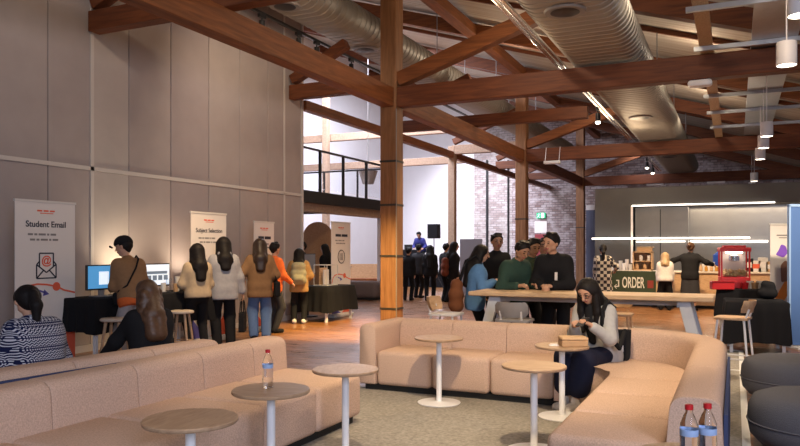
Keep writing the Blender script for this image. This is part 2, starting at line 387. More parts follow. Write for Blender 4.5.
# carpet with metal edging
mc = mat('carpet_loop', (.285, .265, .235), .97, var=.6, scale=38, bump=.5, spec=.1)
bm = prism(NB(), [(-5.2, -.5), (.05, -.5), (.05, 11.74), (-1.0, 11.74), (-1.0, 6.95), (-5.2, 6.95)], 0, .012)
tag(build('carpet', bm, mc), 'grey beige loop pile carpet under the lounge sofas', 'carpet')
m_edge = mat('aluminium_edge', (.75, .75, .74), .4)
struct('trim_5', boxb((.05, -.5, 0), (.11, 11.8, .016)), m_edge)
struct('trim_6', boxb((-1.0, 11.74, 0), (.05, 11.80, .016)), m_edge)
struct('trim_7', boxb((-.9, 9.78, .012), (.05, 9.84, .018)), m_edge)

# ============================================================ TIMBER FRAME (every post and beam a thing of its own)
Y1, YS = 13.08, 9.78
YP = [Y1, Y1+YS, Y1+2*YS]
ordn = ['nearest', 'middle', 'farthest']
def post(x, y, w, h, label, bands=()):
    o = build('timber_post', boxb((-w/2, -w/2, 0), (w/2, w/2, h), .015, 1), post_wood, loc=(x, y, 0)); tag(o, label, 'post')
    for z in bands: build('metal_band', boxb((-w/2-.006, -w/2-.006, z-.02), (w/2+.006, w/2+.006, z+.02)), mat('dark_iron', (.06, .055, .05), .5, .6), o)
    return o
p1 = post(ROW, YP[0], .35, 7.1, 'large nearest reddish timber post with metal bands, left of centre', (.33, 1.38, 2.4, 3.27))
build('conduit', tube(NB(), [(.19, -.185, 0), (.19, -.185, 4.3)], .009), M_grey, p1)
post(ROW, YP[1], .35, 7.1, 'timber post behind the people at the tall table, holding the second tie beam', (2.5,))
p3 = post(ROW, YP[2], .35, 7.1, 'farthest timber post at the left end of the grey kitchen wall', (2.5,))
sp_ = post(WALLX, YP[1], .24, 5.0, 'slim timber post in front of the white end wall, left of the brick'); sp_.data.materials[0] = pale_timber
post(*W(326, 26.15), .22, 7.9, 'pale slim timber post rising behind the mezzanine railing').data.materials[0] = pale_timber

def beam(name, label, a, b, w, h, m=None, cat='beam', group=None):
    a, b = Vector(a), Vector(b); c = (a+b)/2; ax = 'y' if abs(a.y-b.y) > abs(a.x-b.x) else 'x'
    return tag(build(name, bar(NB(), a-c, b-c, w, h, bev=.012), dict(((id(timber_d), TIMD[ax]), (id(pale_timber), pale_timber), (id(timber), TIMB[ax])))[id(m or timber)], loc=c), label, cat, group)
for i, y in enumerate(YP):
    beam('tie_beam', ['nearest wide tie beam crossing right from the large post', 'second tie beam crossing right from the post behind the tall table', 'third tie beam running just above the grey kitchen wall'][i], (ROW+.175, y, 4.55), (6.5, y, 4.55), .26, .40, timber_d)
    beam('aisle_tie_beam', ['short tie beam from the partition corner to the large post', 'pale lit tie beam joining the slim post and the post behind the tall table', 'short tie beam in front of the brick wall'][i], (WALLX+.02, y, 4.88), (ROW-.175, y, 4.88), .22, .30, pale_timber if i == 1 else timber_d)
    beam('aisle_strut', ['slanted strut rising from the partition corner behind the long girder', 'slanted strut rising above the slim post', 'slanted strut high against the brick wall'][i], (WALLX+.05, y, 5.15), ((-7.3, y, 5.78) if i == 0 else (ROW-.175, y, 6.02)), .2, .2, timber_d)
    beam('roof_strut', ['wide slanted strut rising right from the top of the large post', 'slanted strut rising right from the post behind the tall table', 'slanted strut rising right from the farthest post'][i], (ROW+.17, y, 4.9), (ROW+3.75, y, 6.05), .24, .28)
for i, y in enumerate((7.8, Y1+YS/2, Y1+1.5*YS)):
    beam('collar_beam', ['short tie beam fixed to the partition above the white trim, top left', 'collar beam behind the large post, seen between the first two posts', 'collar beam between the second and third posts'][i], (WALLX+.02, y, 4.88), (ROW+(3.0 if i < 2 else -.13), y, 4.88), .22, .30, timber_d)
    beam('collar_strut', ['slanted strut above the short tie beam, top left corner', 'slanted strut rising behind the long girder from the middle truss', 'slanted strut of the far collar beam'][i], (WALLX+.05, y, 5.15), (ROW-.05, y, 6.05), .2, .2, timber_d)
for i, (a, c) in enumerate(((.5, YP[0]-.175), (YP[0]+.175, YP[1]-.175), (YP[1]+.175, YP[2]-.175))):
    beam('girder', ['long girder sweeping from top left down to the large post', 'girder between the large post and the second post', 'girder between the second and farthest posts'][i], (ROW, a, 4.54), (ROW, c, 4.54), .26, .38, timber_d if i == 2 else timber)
for i, (a, c) in enumerate(((wend+.06, YP[1]-.12), (YP[1]+.12, 36.9))):
    beam('wall_plate', ['thin beam from the end of the partition to the slim post', 'thin beam from the slim post to the end wall'][i], (WALLX, a, 4.71), (WALLX, c, 4.71), .2, .21)
beam('purlin', 'long purlin along the tops of the posts under the roof', (ROW+.02, 1.0, 7.22), (ROW+.02, 36.9, 7.22), .3, .26)
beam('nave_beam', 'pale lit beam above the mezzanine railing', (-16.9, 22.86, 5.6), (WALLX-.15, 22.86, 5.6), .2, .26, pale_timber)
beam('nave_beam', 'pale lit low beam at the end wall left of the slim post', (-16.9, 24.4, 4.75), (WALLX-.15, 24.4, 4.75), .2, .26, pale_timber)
for i in range(7):
    y = Y1-YS/2+i*YS/2
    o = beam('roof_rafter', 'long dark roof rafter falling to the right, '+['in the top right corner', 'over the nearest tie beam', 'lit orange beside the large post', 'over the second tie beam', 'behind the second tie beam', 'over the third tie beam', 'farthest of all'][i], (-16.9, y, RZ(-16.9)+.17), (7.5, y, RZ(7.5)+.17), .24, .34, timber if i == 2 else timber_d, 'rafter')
    if i < 6:
        beam('roof_batten', 'thin dark batten on the boarded roof, '+['first from the camera', 'second from the camera', 'third from the camera', 'fourth from the camera', 'fifth from the camera', 'last before the end wall'][i], (-16.9, y+YS/4, RZ(-16.9)+.37), (7.5, y+YS/4, RZ(7.5)+.37), .08, .1, timber_d, 'batten')

# ============================================================ SERVICES
def oval(hw, hh, n=12):
    p = []
    for k in range(n+1): a = -math.pi/2+math.pi*k/n; p.append((hw-hh+hh*math.cos(a), hh*math.sin(a)))
    for k in range(n+1): a = math.pi/2+math.pi*k/n; p.append((-(hw-hh)+hh*math.cos(a), hh*math.sin(a)))
    return p
def duct(name, label, x0, x1, zb, h, ya, yb, hang):
    cx, hw = (x0+x1)/2, (x1-x0)/2
    t = thing(name, label, 'duct', (cx, (ya+yb)/2, zb+h/2))
    fr = []; y = ya
    while y < yb:
        fr += [((0, y-(ya+yb)/2), (1, 0), 1.0), ((0, y+.10-(ya+yb)/2), (1, 0), 1.0), ((0, y+.11-(ya+yb)/2), (1, 0), 1.03), ((0, y+.15-(ya+yb)/2), (1, 0), 1.03), ((0, y+.16-(ya+yb)/2), (1, 0), 1.0)]; y += .2
    build('ribbed_shell', sweep(NB(), oval(hw, h/2), fr), M_duct, t, smooth=True, autos=30)
    for y in hang:
        for s in (-1, 1):
            x = s*(hw-.02); build('hanger_rod', tube(NB(), [(x, y-(ya+yb)/2, -.02), (x, y-(ya+yb)/2, RZ(cx+x)-zb-h/2+.4)], .012, 6), M_grey, t)
    return t
def diffuser(x, y, z, label):
    t = thing('air_diffuser', label, 'air vent', (x, y, z), group='round vents under the ducts')
    build('rim', lathe(NB(), [(.16, -.03), (.27, -.035), (.29, -.01), (.27, .0), (.16, 0)], n=28), M_grey, t, smooth=True)
    build('cone', lathe(NB(), [(.02, -.05), (.15, -.045), (.20, -.036), (.02, -.03)], n=24), M_black, t, smooth=True)
duct('round_duct', 'large ribbed metal air duct under the roof left of the large post', -7.94, -6.85, 5.94, .62, 4, 34, (8, 12, 17, 22, 27))
duct('flat_duct', 'wide ribbed metal air duct over the nearest tie beam, top right of centre', -2.76, -1.42, 4.8, .60, 4, 33, (7.6, 10.6, 15.5, 20, 25))
for y, n in ((10.96, 'dark round vent under the left duct, nearer the top edge'), (14.1, 'dark round vent under the left duct beside the large post')): diffuser(-7.4, y, 5.94, n)
for y, n in ((9.94, 'dark round vent under the wide duct at the top of the picture'), (18.7, 'dark round vent under the wide duct between the first two tie beams'), (27, 'small round vent under the far end of the wide duct')): diffuser(-2.12, y, 4.8, n)
for i in range(2):
    tag(build('conduit_pipe', tube(NB(), [(0, -14, 0), (0, 14, 0)], .035, 10), M_chrome, loc=(-2.82-.09*i, 18, 4.84)), ['shiny pipe hugging the left edge of the wide duct', 'shiny outer pipe left of the wide duct, second from its edge'][i], 'pipe')
def track_spot(x, y, z, label, m, aim=(1, 0), glow=True):
    t = thing('track_spotlight', label, 'spotlight', (x, y, z), group=None)
    build('bracket', boxb((-.03, -.09, -.06), (.03, .09, 0)), m, t)
    build('lamp_head', lathe(NB(), [(.02, -.10), (.055, -.11), (.06, -.30), (.045, -.30), (.03, -.27)], n=14), m, t, smooth=True)
    build('stem', tube(NB(), [(0, 0, -.05), (0, 0, -.12)], .015, 6), m, t)
    if glow: build('lens', lathe(NB(), [(.001, -.302), (.045, -.302), (.045, -.296), (.001, -.296)], n=14), M_lamp, t)
    return t
tag(build('light_track', boxb((-.03, -9, -.025), (.03, 9, .025)), M_black, loc=(-7.98, 15, 5.90)), 'long black light track along the lower edge of the left duct', 'light track')
for y, n in ((11.06, 'black spotlight on the left track nearest the top edge'), (12.3, 'black spotlight second along the left track'), (13.0, 'black spotlight third along the left track'), (14.5, 'black spotlight on the left track closest to the large post')):
    track_spot(-7.98, y, 5.875, n, M_black)
for px, zz, n in ((598, 16.2, 'lit spotlight right of the strut between the first two tie beams'), (647, 24.6, 'left of two lit spotlights between the second and third tie beams'), (655, 26.6, 'right of two lit spotlights between the second and third tie beams')):
    x, y, z = atX(px, -2.90); t = track_spot(-2.90, min(y, 29.5), 4.80, n, M_black)
    build('bulb', lathe(NB(), [(.001, -.37), (.05, -.345), (.065, -.31), (.05, -.30)], n=14), M_lamp, t, smooth=True)
# planks, tray and channels at top right
tag(build('chipboard_plank', boxb((-.1, -9, 0), (.1, 9, .05)), osb, loc=(-.42, 16, 4.76)), 'long chipboard plank laid over the tie beams at right', 'plank')
tag(build('cable_tray', boxb((-.32, -9, 0), (.32, 9, .04)), M_steel, loc=(.55, 16, 4.76)), 'wide grey metal tray laid over the tie beams at top right', 'cable tray')
for y, n in ((10.4, 'nearest steel channel at top right'), (12.5, 'steel channel just above the nearest tie beam'), (16.4, 'steel channel below the nearest tie beam at right'), (18.4, 'second steel channel below the nearest tie beam'), (20.6, 'third steel channel before the second tie beam'), (24.6, 'steel channel behind the second tie beam')):
    tag(build('steel_channel', bar(NB(), (-.9, 0, 0), (1.4, 0, 0), .06, .07), M_steel, loc=(.3, y, 4.722)), n+' carrying the plank and tray', 'steel channel')
# pendants: a row of white cylinders
PEND = [(6.3, 'largest white cylinder pendant lamp cut by the top right corner'), (8.0, 'white cylinder pendant lamp in front of the nearest tie beam'), (13.0, 'white cylinder pendant lamp above the second tie beam, third of the row'), (14.5, 'white cylinder pendant lamp in front of the second tie beam, fourth of the row'), (16.3, 'white cylinder pendant lamp just below the second tie beam, fifth of the row'), (21.5, 'small white pendant lamp in front of the third tie beam, sixth of the row'), (24.6, 'smallest white pendant lamp above the grey kitchen wall, last of the row')]
for z, n in PEND:
    zc = z; x = .52; y = (zc+x*SN)/CS
    t = thing('pendant_lamp', n, 'pendant lamp', (x, y, 3.55), group='row of white cylinder pendants')
    build('shade', lathe(NB(), [(.02, .26), (.10, .26), (.105, .25), (.105, 0), (.098, 0), (.098, .02), (.02, .02)], n=32), M_white, t, smooth=True)
    build('diffuser', lathe(NB(), [(.001, .006), (.096, .006), (.096, .016), (.001, .016)], n=28), M_lamp, t)
    build('cord', tube(NB(), [(0, 0, .26), (0, 0, (4.76 if y > 7.2 else RZ(x)+.4)-3.55)], .008, 6), M_white, t)
    light('SPOT', 'pendant_beam', (x, y, 3.54), 60, WARM2, (x, y, 0), .09, None, 110, .8)
# fittings on and under the tie beams
x, y, z = atY(700, Y1)
o = thing('oval_fitting', 'white pill shaped fitting under the nearest tie beam', 'ceiling fitting', (x, y, 4.35))
bm = NB(); sweep(bm, oval(.19, .055), [((0, -.09), (1, 0), .8), ((0, -.07), (1, 0), 1), ((0, .07), (1, 0), 1), ((0, .09), (1, 0), .8)]); bmesh.ops.translate(bm, verts=bm.verts, vec=(0, 0, -.055)); build('cover', bm, M_white, o, smooth=True)
x, y, z = atY(552, 22.55); o = thing('hanging_sensor', 'small white box hung on two wires right of the second post', 'hanging box', (x, y, 4.26))
build('housing', boxb((-.25, -.1, -.05), (.25, .1, .04), .015), M_white, o)
for s in (-.22, .22): build('wire', tube(NB(), [(s, 0, .04), (s, .16, .5)], .01, 6), M_white, o)
for px, n in ((655, 'small white bracket under the third tie beam, left'), (716, 'small white bracket under the third tie beam, right')):
    x, y, z = atY(px, YP[2]); tag(build('light_fitting', boxb((-.35, -.06, -.09), (.35, .06, 0), .02), M_white, loc=(x, y, 4.35)), n, 'light fitting')
x, y = W(368, 23.5); z0 = HZ(184, 23.5)
o = thing('bucket_lamp', 'grey bucket shaped lamp hanging beyond the mezzanine railing', 'pendant lamp', (x, y, z0))
build('shade', lathe(NB(), [(.18, 0), (.32, .42), (.30, .42), (.16, .02)], n=24), M_grey, o, smooth=True)
build('cord', tube(NB(), [(0, 0, .03), (0, 0, RZ(x)+.4-z0)], .012, 6), M_grey, o)

# mezzanine
MX, MY0, MY1 = -9.72, 14.6, 20.6
o = thing('mezzanine', 'black edged mezzanine platform with timber underside beyond the partition', 'mezzanine', (MX-2.6, (MY0+MY1)/2, 0))
lx, ly = MX-2.6, (MY0+MY1)/2
build('edge_beam', boxb((2.45, MY0-ly, 2.70), (2.6, MY1-ly, 3.0)), M_black, o)
build('end_beam', boxb((-2.6, MY1-.15-ly, 2.70), (2.45, MY1-ly, 3.0)), M_black, o)
build('deck', boxb((-2.6, MY0-ly, 2.80), (2.45, MY1-.15-ly, 2.98)), pale_timber, o)
build('soffit_beam', boxb((2.0, MY0-ly, 2.5), (2.4, MY1-.15-ly, 2.8)), pale_timber, o)
for x in (-2.4, 2.2):
    for y in (MY0+.3-ly, MY1-.3-ly): build('leg', boxb((x-.08, y-.08, 0), (x+.08, y+.08, 2.5 if x > 0 else 2.8)), m_plaster, o)
o = thing('glass_railing', 'glass railing with black posts along the mezzanine edge', 'railing', (MX-.06, ly, 3.0))
build('top_rail', boxb((-.03, MY0-ly, 1.05), (.03, MY1-ly, 1.10)), M_black, o)
ysr = [MY0+.02, atX(322, MX)[1], atX(345, MX)[1], atX(368, MX)[1], MY1-.03]
for y in ysr: build('railing_post', boxb((-.03, y-.035-ly, 0), (.03, y+.035-ly, 1.05)), M_black, o)
for a, c in zip(ysr, ysr[1:]): build('glass_pane', boxb((-.006, a+.05-ly, .08), (.006, c-.05-ly, 1.04)), M_glass, o)
o = thing('glass_railing', 'black railing across the far end of the mezzanine', 'railing', (MX-2.6, MY1-.07, 3.0))
build('top_rail', boxb((-2.55, -.025, 1.05), (2.5, .025, 1.10)), M_black, o)
for x in (-2.5, -1.25, 0, 1.25, 2.45): build('railing_post', boxb((x-.025, -.025, 0), (x+.025, .025, 1.05)), M_black, o)
# brick wall fittings
for px, n in ((487, 'dark vertical pipe on the white-washed brick near the plaster'), (508, 'thinner dark vertical pipe on the brick left of the second post')):
    x, y, z = atY(px, 36.9); tag(build('wall_pipe', tube(NB(), [(0, 0, 0), (0, 0, HZ(160, z))], .06 if px < 500 else .04, 8), M_black, loc=(x, 36.9, 0)), n, 'pipe')
x, y, z = atY(541, 36.9); o = thing('exit_sign', 'green lit exit sign on the brick wall', 'exit sign', (x, 36.93, HZ(215.5, z)))
build('housing', boxb((-.23, -.05, -.14), (.23, .05, .14)), mat('exit_green', (.01, .30, .13), .5, emit=1.0), o)
M_exit = mat('exit_white', (.8, 1, .9), .5, emit=1.6)
bm = NB(); addb(bm, (.02, -.06, -.12), (.16, -.05, .12)); build('door_symbol', bm, M_exit, o)
bm = NB(); tube(bm, [(-.1, -.056, .10), (-.1, -.056, .09)], .03, 8); bar(bm, (-.1, -.056, .06), (-.12, -.056, -.03), .05, .01); bar(bm, (-.12, -.056, -.03), (-.06, -.056, -.12), .03, .01); bar(bm, (-.12, -.056, -.03), (-.2, -.056, -.1), .03, .01); bar(bm, (-.2, -.056, .03), (-.03, -.056, .03), .02, .01)
build('running_figure', bm, M_exit, o)
x, y, z = atY(541, 36.9); tag(build('notice_poster', boxb((-.32, -.02, -.3), (.32, .02, .3)), M_banner, loc=(x-.03, 36.97, HZ(227, z))), 'white notice on the brick wall below the exit sign', 'poster')
tag(build('red_board', boxb((-.34, -.05, -.75), (.34, .05, .55)), mat('board_red', (.22, .02, .03), .5), loc=(x+.02, 36.94, HZ(238, z)-.35)), 'dark red board on the brick wall below the white notice', 'board')
x, y, z = atY(589, 33.5); o = thing('doorway_screen', 'tall blue grey screen panel right of the farthest post', 'screen', (x+.1, 33.6, 0))
build('panel', boxb((-.24, -.04, .05), (.24, .04, HZ(207, z))), mat('screen_blue', (.10, .11, .17), .6), o); build('foot', boxb((-.3, -.25, 0), (.3, .25, .05)), M_grey, o)
build('label_strip', boxb((-.24, -.05, HZ(210, z)), (.24, .05, HZ(205, z))), M_banner, o)

# ============================================================ KITCHEN
m_k = mat('kitchen_cladding', (.115, .11, .10), .5, var=.12, scale=2.5)
m_kin = mat('niche_steel', (.30, .285, .265), .32, .55, var=.15, scale=3)
KY = 23.2; KX0 = atY(595, KY)[0]; KT = HZ(187.5, atY(640, KY)[2])
NX0 = atY(632, KY)[0]; NZ0, NZ1 = .9, HZ(205.5, atY(660, KY)[2]); NX1 = 4.2
bm = NB(); addb(bm, (KX0, KY, 0), (NX0, KY+1.2, KT)); addb(bm, (NX0, KY, NZ1), (NX1, KY+1.2, KT)); addb(bm, (NX0, KY, 0), (NX1, KY+1.2, NZ0)); addb(bm, (NX1, KY, 0), (6, KY+1.2, KT))
struct('wall_kitchen', bm, m_k)
struct('wall_kitchen_niche', boxb((NX0, KY+.9, NZ0), (NX1, KY+1.0, NZ1)), m_kin)
x2, y2, z2 = atY(700, KY+.5)
o = build('steel_cabinet', boxb((NX0+.05, KY+.35, NZ0), (atY(688, KY+.3)[0], KY+.88, NZ1-.02)), m_kin); tag(o, 'tall brushed steel cabinet in the left half of the kitchen niche', 'cabinet')
xx = (NX0+atY(688, KY+.3)[0])/2; build('door_gap', boxb((xx-.012, KY+.345, NZ0+.05), (xx+.012, KY+.352, NZ1-.1)), M_black, o)
o = thing('led_frame', 'bright light strip framing the top and left edge of the kitchen niche', 'light strip', (NX0, KY-.01, NZ0))
build('top_strip', boxb((0, -.03, NZ1-NZ0-.01), (atY(775, KY)[0]-NX0, 0, NZ1-NZ0+.03)), M_led, o); build('side_strip', boxb((-.03, -.03, .2), (.03, 0, NZ1-NZ0)), mat('led_soft', (1, .86, .72), .5, emit=.28), o)
xl, xr = atY(592, KY-.2)[0], atY(750, KY-.2)[0]; zl = HZ(238, atY(670, KY-.2)[2])
o = thing('linear_light', 'long thin white light bar across the front of the kitchen', 'light bar', ((xl+xr)/2, KY-.2, zl)); hw = (xr-xl)/2
build('diffuser', boxb((-hw, -.03, -.03), (hw, .03, .02)), M_led, o); 
for x in (-hw+.45, -.5*hw+.6): build('bracket', boxb((x-.02, 0, .02), (x+.02, .2, .05)), M_black, o)
xl = atY(690, KY+.8)[0]; o = build('strip_reflection', boxb((0, -.03, -.03), (atY(768, KY+.8)[0]-xl, .03, .03)), M_led, loc=(xl, KY+.85, HZ(241.5, atY(720, KY+.8)[2]))); tag(o, 'bright reflection drawn as a glowing strip at the back of the kitchen niche', 'light strip')  # reflection inside the niche, drawn as a glowing strip
o = build('strip_reflection', boxb((0, -.03, -.02), (atY(686, KY+.3)[0]-NX0-.1, .0, .02)), M_led, loc=(NX0+.08, KY+.345, HZ(241.5, atY(660, KY+.3)[2]))); tag(o, 'bright reflection drawn as a glowing strip across the steel cabinet in the niche', 'light strip')  # same reflection carried on over the cabinet, glowing too
light('AREA', 'kitchen_light', (-.9, KY-.35, 2.35), 45, WARM2, (-.9, KY-1.5, .8), 3.5, .1)
light('AREA', 'niche_light', (.8, KY+.45, NZ1-.06), 60, WARM2, (.8, KY+.5, 0), 4.2, .2)
light('SPOT', 'counter_spot', (-.6, 17.4, 4.5), 330, WARM2, (-.6, 20.1, .8), .1, None, 80, .9)
# counter
CY = 19.9; CX0, CX1 = atY(598, CY)[0], 1.55
ct = thing('service_counter', 'long kitchen counter with pale top and wooden front', 'counter', ((CX0+CX1)/2, CY+.4, 0)); hw = (CX1-CX0)/2
build('front_panel', boxb((-hw, -.36, .08), (hw, -.32, .90)), ply, ct); build('carcass', boxb((-hw+.02, -.32, .08), (hw-.02, .36, .90)), M_grey, ct)
build('plinth', boxb((-hw+.05, -.30, 0), (hw-.05, .3, .08)), M_black, ct); build('worktop', boxb((-hw-.03, -.4, .90), (hw+.03, .42, .95), .01, 1), mat('pale_worktop', (.60, .52, .42), .35), ct)
xa, xb = atY(612, CY)[0], atY(656, CY)[0]
o = thing('order_sign', 'dark green board lettered ORDER on the front of the counter', 'sign', ((xa+xb)/2, CY, .0)); sw = (xb-xa)/2
m_sgn = mat('sign_green', (.030, .045, .020), .6, var=.3, scale=6)
build('board', boxb((-sw, -.04, .18), (sw, .035, .945)), m_sgn, o)
M_chalk = mat('chalk_white', (.70, .68, .60), .8)
text_mesh('lettering', 'ORDER', .40, M_chalk, o, (-.01, -.045, .505), (math.pi/2, 0, 0), .003, bold=.006, sx=.43)
bm = NB(); bar(bm, (-.38, -.045, .70), (-.38, -.045, .52), .012, .03, (1, 0, 0)); bar(bm, (-.38, -.045, .53), (-.47, -.045, .53), .012, .03, (0, 0, 1)); bar(bm, (-.49, -.045, .53), (-.43, -.045, .59), .012, .03, (0, 1, 0)); bar(bm, (-.49, -.045, .53), (-.43, -.045, .47), .012, .03, (0, 1, 0)); bar(bm, (-.37, -.045, .69), (-.44, -.045, .69), .012, .03, (0, 0, 1))
build('arrow', bm, M_chalk, o); build('red_square', boxb((.35, -.045, .50), (.50, -.04, .70)), mat('sign_red', (.22, .03, .02), .7), o)
# things on the counter
def bottle(name, label, loc, h, r, m, capm, group):
    o = thing(name, label, 'bottle', loc, group=group)
    build('vessel', lathe(NB(), [(.6*r, 0), (r, .01), (r, .62*h), (.4*r, .8*h), (.35*r, .94*h)], n=16), m, o, smooth=True); build('cap', lathe(NB(), [(.4*r, .94*h), (.4*r, h)], n=12), capm, o); return o
cz = .95
x, y, z = atY(643, CY+.45); o = thing('counter_crate', 'wooden crate shelf of coffee gear standing on the counter above the sign', 'crate', (x, CY+.5, cz))
bm = NB(); addb(bm, (-.25, -.2, 0), (-.22, .2, .5)); addb(bm, (.22, -.2, 0), (.25, .2, .5)); addb(bm, (-.25, -.2, .48), (.25, .2, .51)); addb(bm, (-.25, -.2, 0), (.25, .2, .03)); addb(bm, (-.22, .18, .03), (.22, .2, .48)); addb(bm, (-.22, -.2, .24), (.22, .18, .26)); build('crate_frame', bm, ply, o)
for k in range(4): build('jar', lathe(NB(), [(.045, 0), (.05, .02), (.05, .13), (.035, .16)], (-.15+.1*k, -.08, .26 if k % 2 else .03), 12), M_greyl if k % 2 else M_card, o, smooth=True)
o = thing('machine', 'small brown box on top of the wooden crate shelf', 'box', (x+.05, CY+.5, cz+.51)); build('body', boxb((-.2, -.15, 0), (.18, .15, .1), .01), M_card, o); build('lid', boxb((-.2, -.15, .1), (.22, .15, .13), .01), osb, o)
for k in range(7):
    x, y, z = atY(611+k*3.2, CY+.3+.12*(k % 2)); h = (.16, .22, .18, .26, .2, .3, .17)[k]
    o = tag(build('paper_cup', lathe(NB(), [(.035, 0), (.05, h), (.046, h), (.033, .01)], n=14), [M_greyl, M_white, M_banner][k % 3], loc=(x, CY+.3+.12*(k % 2), cz), smooth=True), 'pale cup in the cluster on the counter left of the wooden crate', 'cup', 'cups left of the crate')
for k in range(9):
    x, y, z = atY(701+k*2.6, CY+.22); h = (.2, .28, .17, .26, .2, .24, .16, .2, .22)[k]
    bottle('sauce_bottle', 'small bottle in the row on the counter right of the person in black', (x, CY+.22+.1*(k % 2), cz), h, .04, [ply, M_greyl, mat('amber_glass', (.45, .22, .04), .2), M_banner][k % 4], [M_black, M_red, M_greyl][k % 3], 'bottles right of the person in black')
x, y, z = atY(721, KY-.6); o = thing('blue_tub', 'blue water tub standing behind the popcorn machine', 'tub', (x, CY+.62, cz))
build('body', lathe(NB(), [(.13, 0), (.16, .04), (.16, .42), (.06, .5), (.05, .56)], n=18), mat('blue_plastic', (.02, .08, .42), .35), o, smooth=True); build('cap', lathe(NB(), [(.055, .56), (.055, .6)], n=12), M_white, o)
for k, (px, h, w, m) in enumerate(((737, .30, .10, M_red), (743, .24, .12, mat('box_yellow', (.60, .40, .04), .5)), (749, .34, .12, M_black), (756, .28, .16, M_banner), (763, .36, .14, M_greyl), (770, .26, .12, M_card))):
    x, y, z = atY(px, CY+.45); o = thing('snack_box', ['red', 'yellow', 'black', 'white', 'grey', 'brown'][k]+' box in the row on the counter right of the popcorn machine', 'box', (x, CY+.45, cz)); build('carton', boxb((-w/2-.04, -.1, 0), (w/2+.04, .1, h), .006, 1), m, o); build('front_label', boxb((-w/2, -.104, h*.3), (w/2, -.1, h*.7)), M_banner if m != M_banner else M_orange, o)
# ============================================================ SOFAS
def arc(c, r, a0, a1, n=14): return [(c[0]+r*math.cos(math.radians(a0+(a1-a0)*i/n)), c[1]+r*math.sin(math.radians(a0+(a1-a0)*i/n))) for i in range(n+1)]
def module_frames(path, left=True, shrink=.965):
    """path: points of one module; normals point to the outer side"""
    P = [Vector((*p, 0)) for p in path]; L = [0]
    for a, b in zip(P, P[1:]): L.append(L[-1]+(b-a).length)
    def at(s):
        for i in range(len(P)-1):
            if s <= L[i+1]+1e-9: return P[i].lerp(P[i+1], (s-L[i])/max(1e-9, L[i+1]-L[i]))
        return P[-1]
    ss = sorted(set([.003, .008, .018, .04] + [L[-1]-q for q in (.003, .008, .018, .04)] + [s for s in L[1:-1] if .05 < s < L[-1]-.05]))
    out = []
    for s in ss:
        t = (at(min(s+.02, L[-1]))-at(max(s-.02, 0))).normalized(); nv = (t.y, -t.x) if not left else (-t.y, t.x)
        e = min(s, L[-1]-s); sc = 1 if e > .03 else shrink+(1-shrink)*math.sqrt(max(0, 1-((.03-e)/.03)**2))
        p = at(s); out.append(((p.x, p.y), nv, sc))
    return out
BACKP = rounded([(-.03, .06), (.30, .06), (.275, .70), (.02, .70)], [.02, .03, .075, .085], 5)
def seat_block(lo, hi, parent, name='seat_module', bev=.05):
    bm = NB(); addb(bm, lo, hi, bev, 4); return build(name, bm, M_peach, parent, smooth=True, autos=60)
def back_block(path, parent, left=True, prof=BACKP, m=None):
    return build('back_module', sweep(NB(), prof, module_frames(path, left)), m or M_peach, parent, smooth=True, autos=60)
# far and right-hand run (one corner sofa)
so = thing('corner_sofa', 'long peach corner sofa facing the carpet, with a low arm at its left end', 'sofa', (-1.7, 7.2, .012))
OX, OY = -1.7, 7.2
def L2(p): return (p[0]-OX, p[1]-OY)
YB = 7.40; arcp = arc((-.98, 6.76), .64, 90, 0)
for path in ([(-3.45, YB), (-2.82, YB)], [(-2.82, YB), (-2.2, YB)], [(-2.2, YB), (-1.56, YB)], [(-1.56, YB), (-.98, YB)], arcp+[(-.34, 6.4)], [(-.34, 6.4), (-.34, 5.3)], [(-.34, 5.3), (-.34, 4.16)]):
    back_block([L2(p) for p in path], so)
for a, c in ((-3.45, -2.82), (-2.82, -2.2), (-2.2, -1.56)): seat_block((a-OX+.003, 6.80-OY, .06), (c-OX-.003, 7.44-OY, .42), so)
bm = prism(NB(), [L2(p) for p in [(-1.557, 6.80), (-1.28, 6.80)]+arc((-1.28, 6.52), .28, 90, 0, 7)+[(-1.0, 6.3), (-.36, 6.3), (-.36, 6.76)]+arc((-.98, 6.76), .62, 0, 90, 8)+[(-1.557, 7.42)]], .06, .42, .05, 4)
build('corner_seat', bm, M_peach, so, smooth=True, autos=60)
for a, c in ((4.16, 4.87), (4.87, 5.58), (5.58, 6.3)): seat_block((-1.0-OX, a-OY+.003, .06), (-.36-OX, c-OY-.003, .42), so)
build('arm', sweep(NB(), rounded([(0, .06), (.19, .06), (.19, .70), (0, .70)], [.02, .02, .07, .07], 4), [((-3.645-OX, y-OY), (1, 0), s) for y, s in ((6.80, .94), (6.806, .97), (6.82, .99), (6.84, 1), (7.65, 1), (7.68, .97))]), M_peach, so, smooth=True, autos=60)
bm = NB(); addb(bm, (-3.6-OX, 6.86-OY, 0), (-.9-OX, 7.6-OY, .06)); addb(bm, (-.95-OX, 4.22-OY, 0), (-.16-OX, 6.8-OY, .06)); build('plinth', bm, M_plinth, so)
# rear shell of the right run, blue-grey
build('rear_panel', boxb((-.055-OX, 4.25-OY, .08), (-.035-OX, 6.6-OY, .60)), M_navy, so)
# near left run
sn = thing('long_sofa', 'long peach sofa in the left foreground facing right, nearest the small tables', 'sofa', (-3.4, 3.5, .012))
OX, OY = -3.4, 3.5
ends = [5.52, 5.03, 4.39, 3.72, 3.03, 2.36, 1.7]
for a, c in zip(ends, ends[1:]): back_block([L2((-3.70, c)), L2((-3.70, a))], sn)
ends = [5.52, 4.80, 4.12, 3.42, 2.74, 2.05, 1.7]
for a, c in zip(ends, ends[1:]): seat_block((-3.72-OX, c-OY+.003, .06), (-2.93-OX, a-OY-.003, .42), sn)
build('plinth', boxb((-3.95-OX, 1.75-OY, 0), (-2.99-OX, 5.46-OY, .06)), M_plinth, sn)
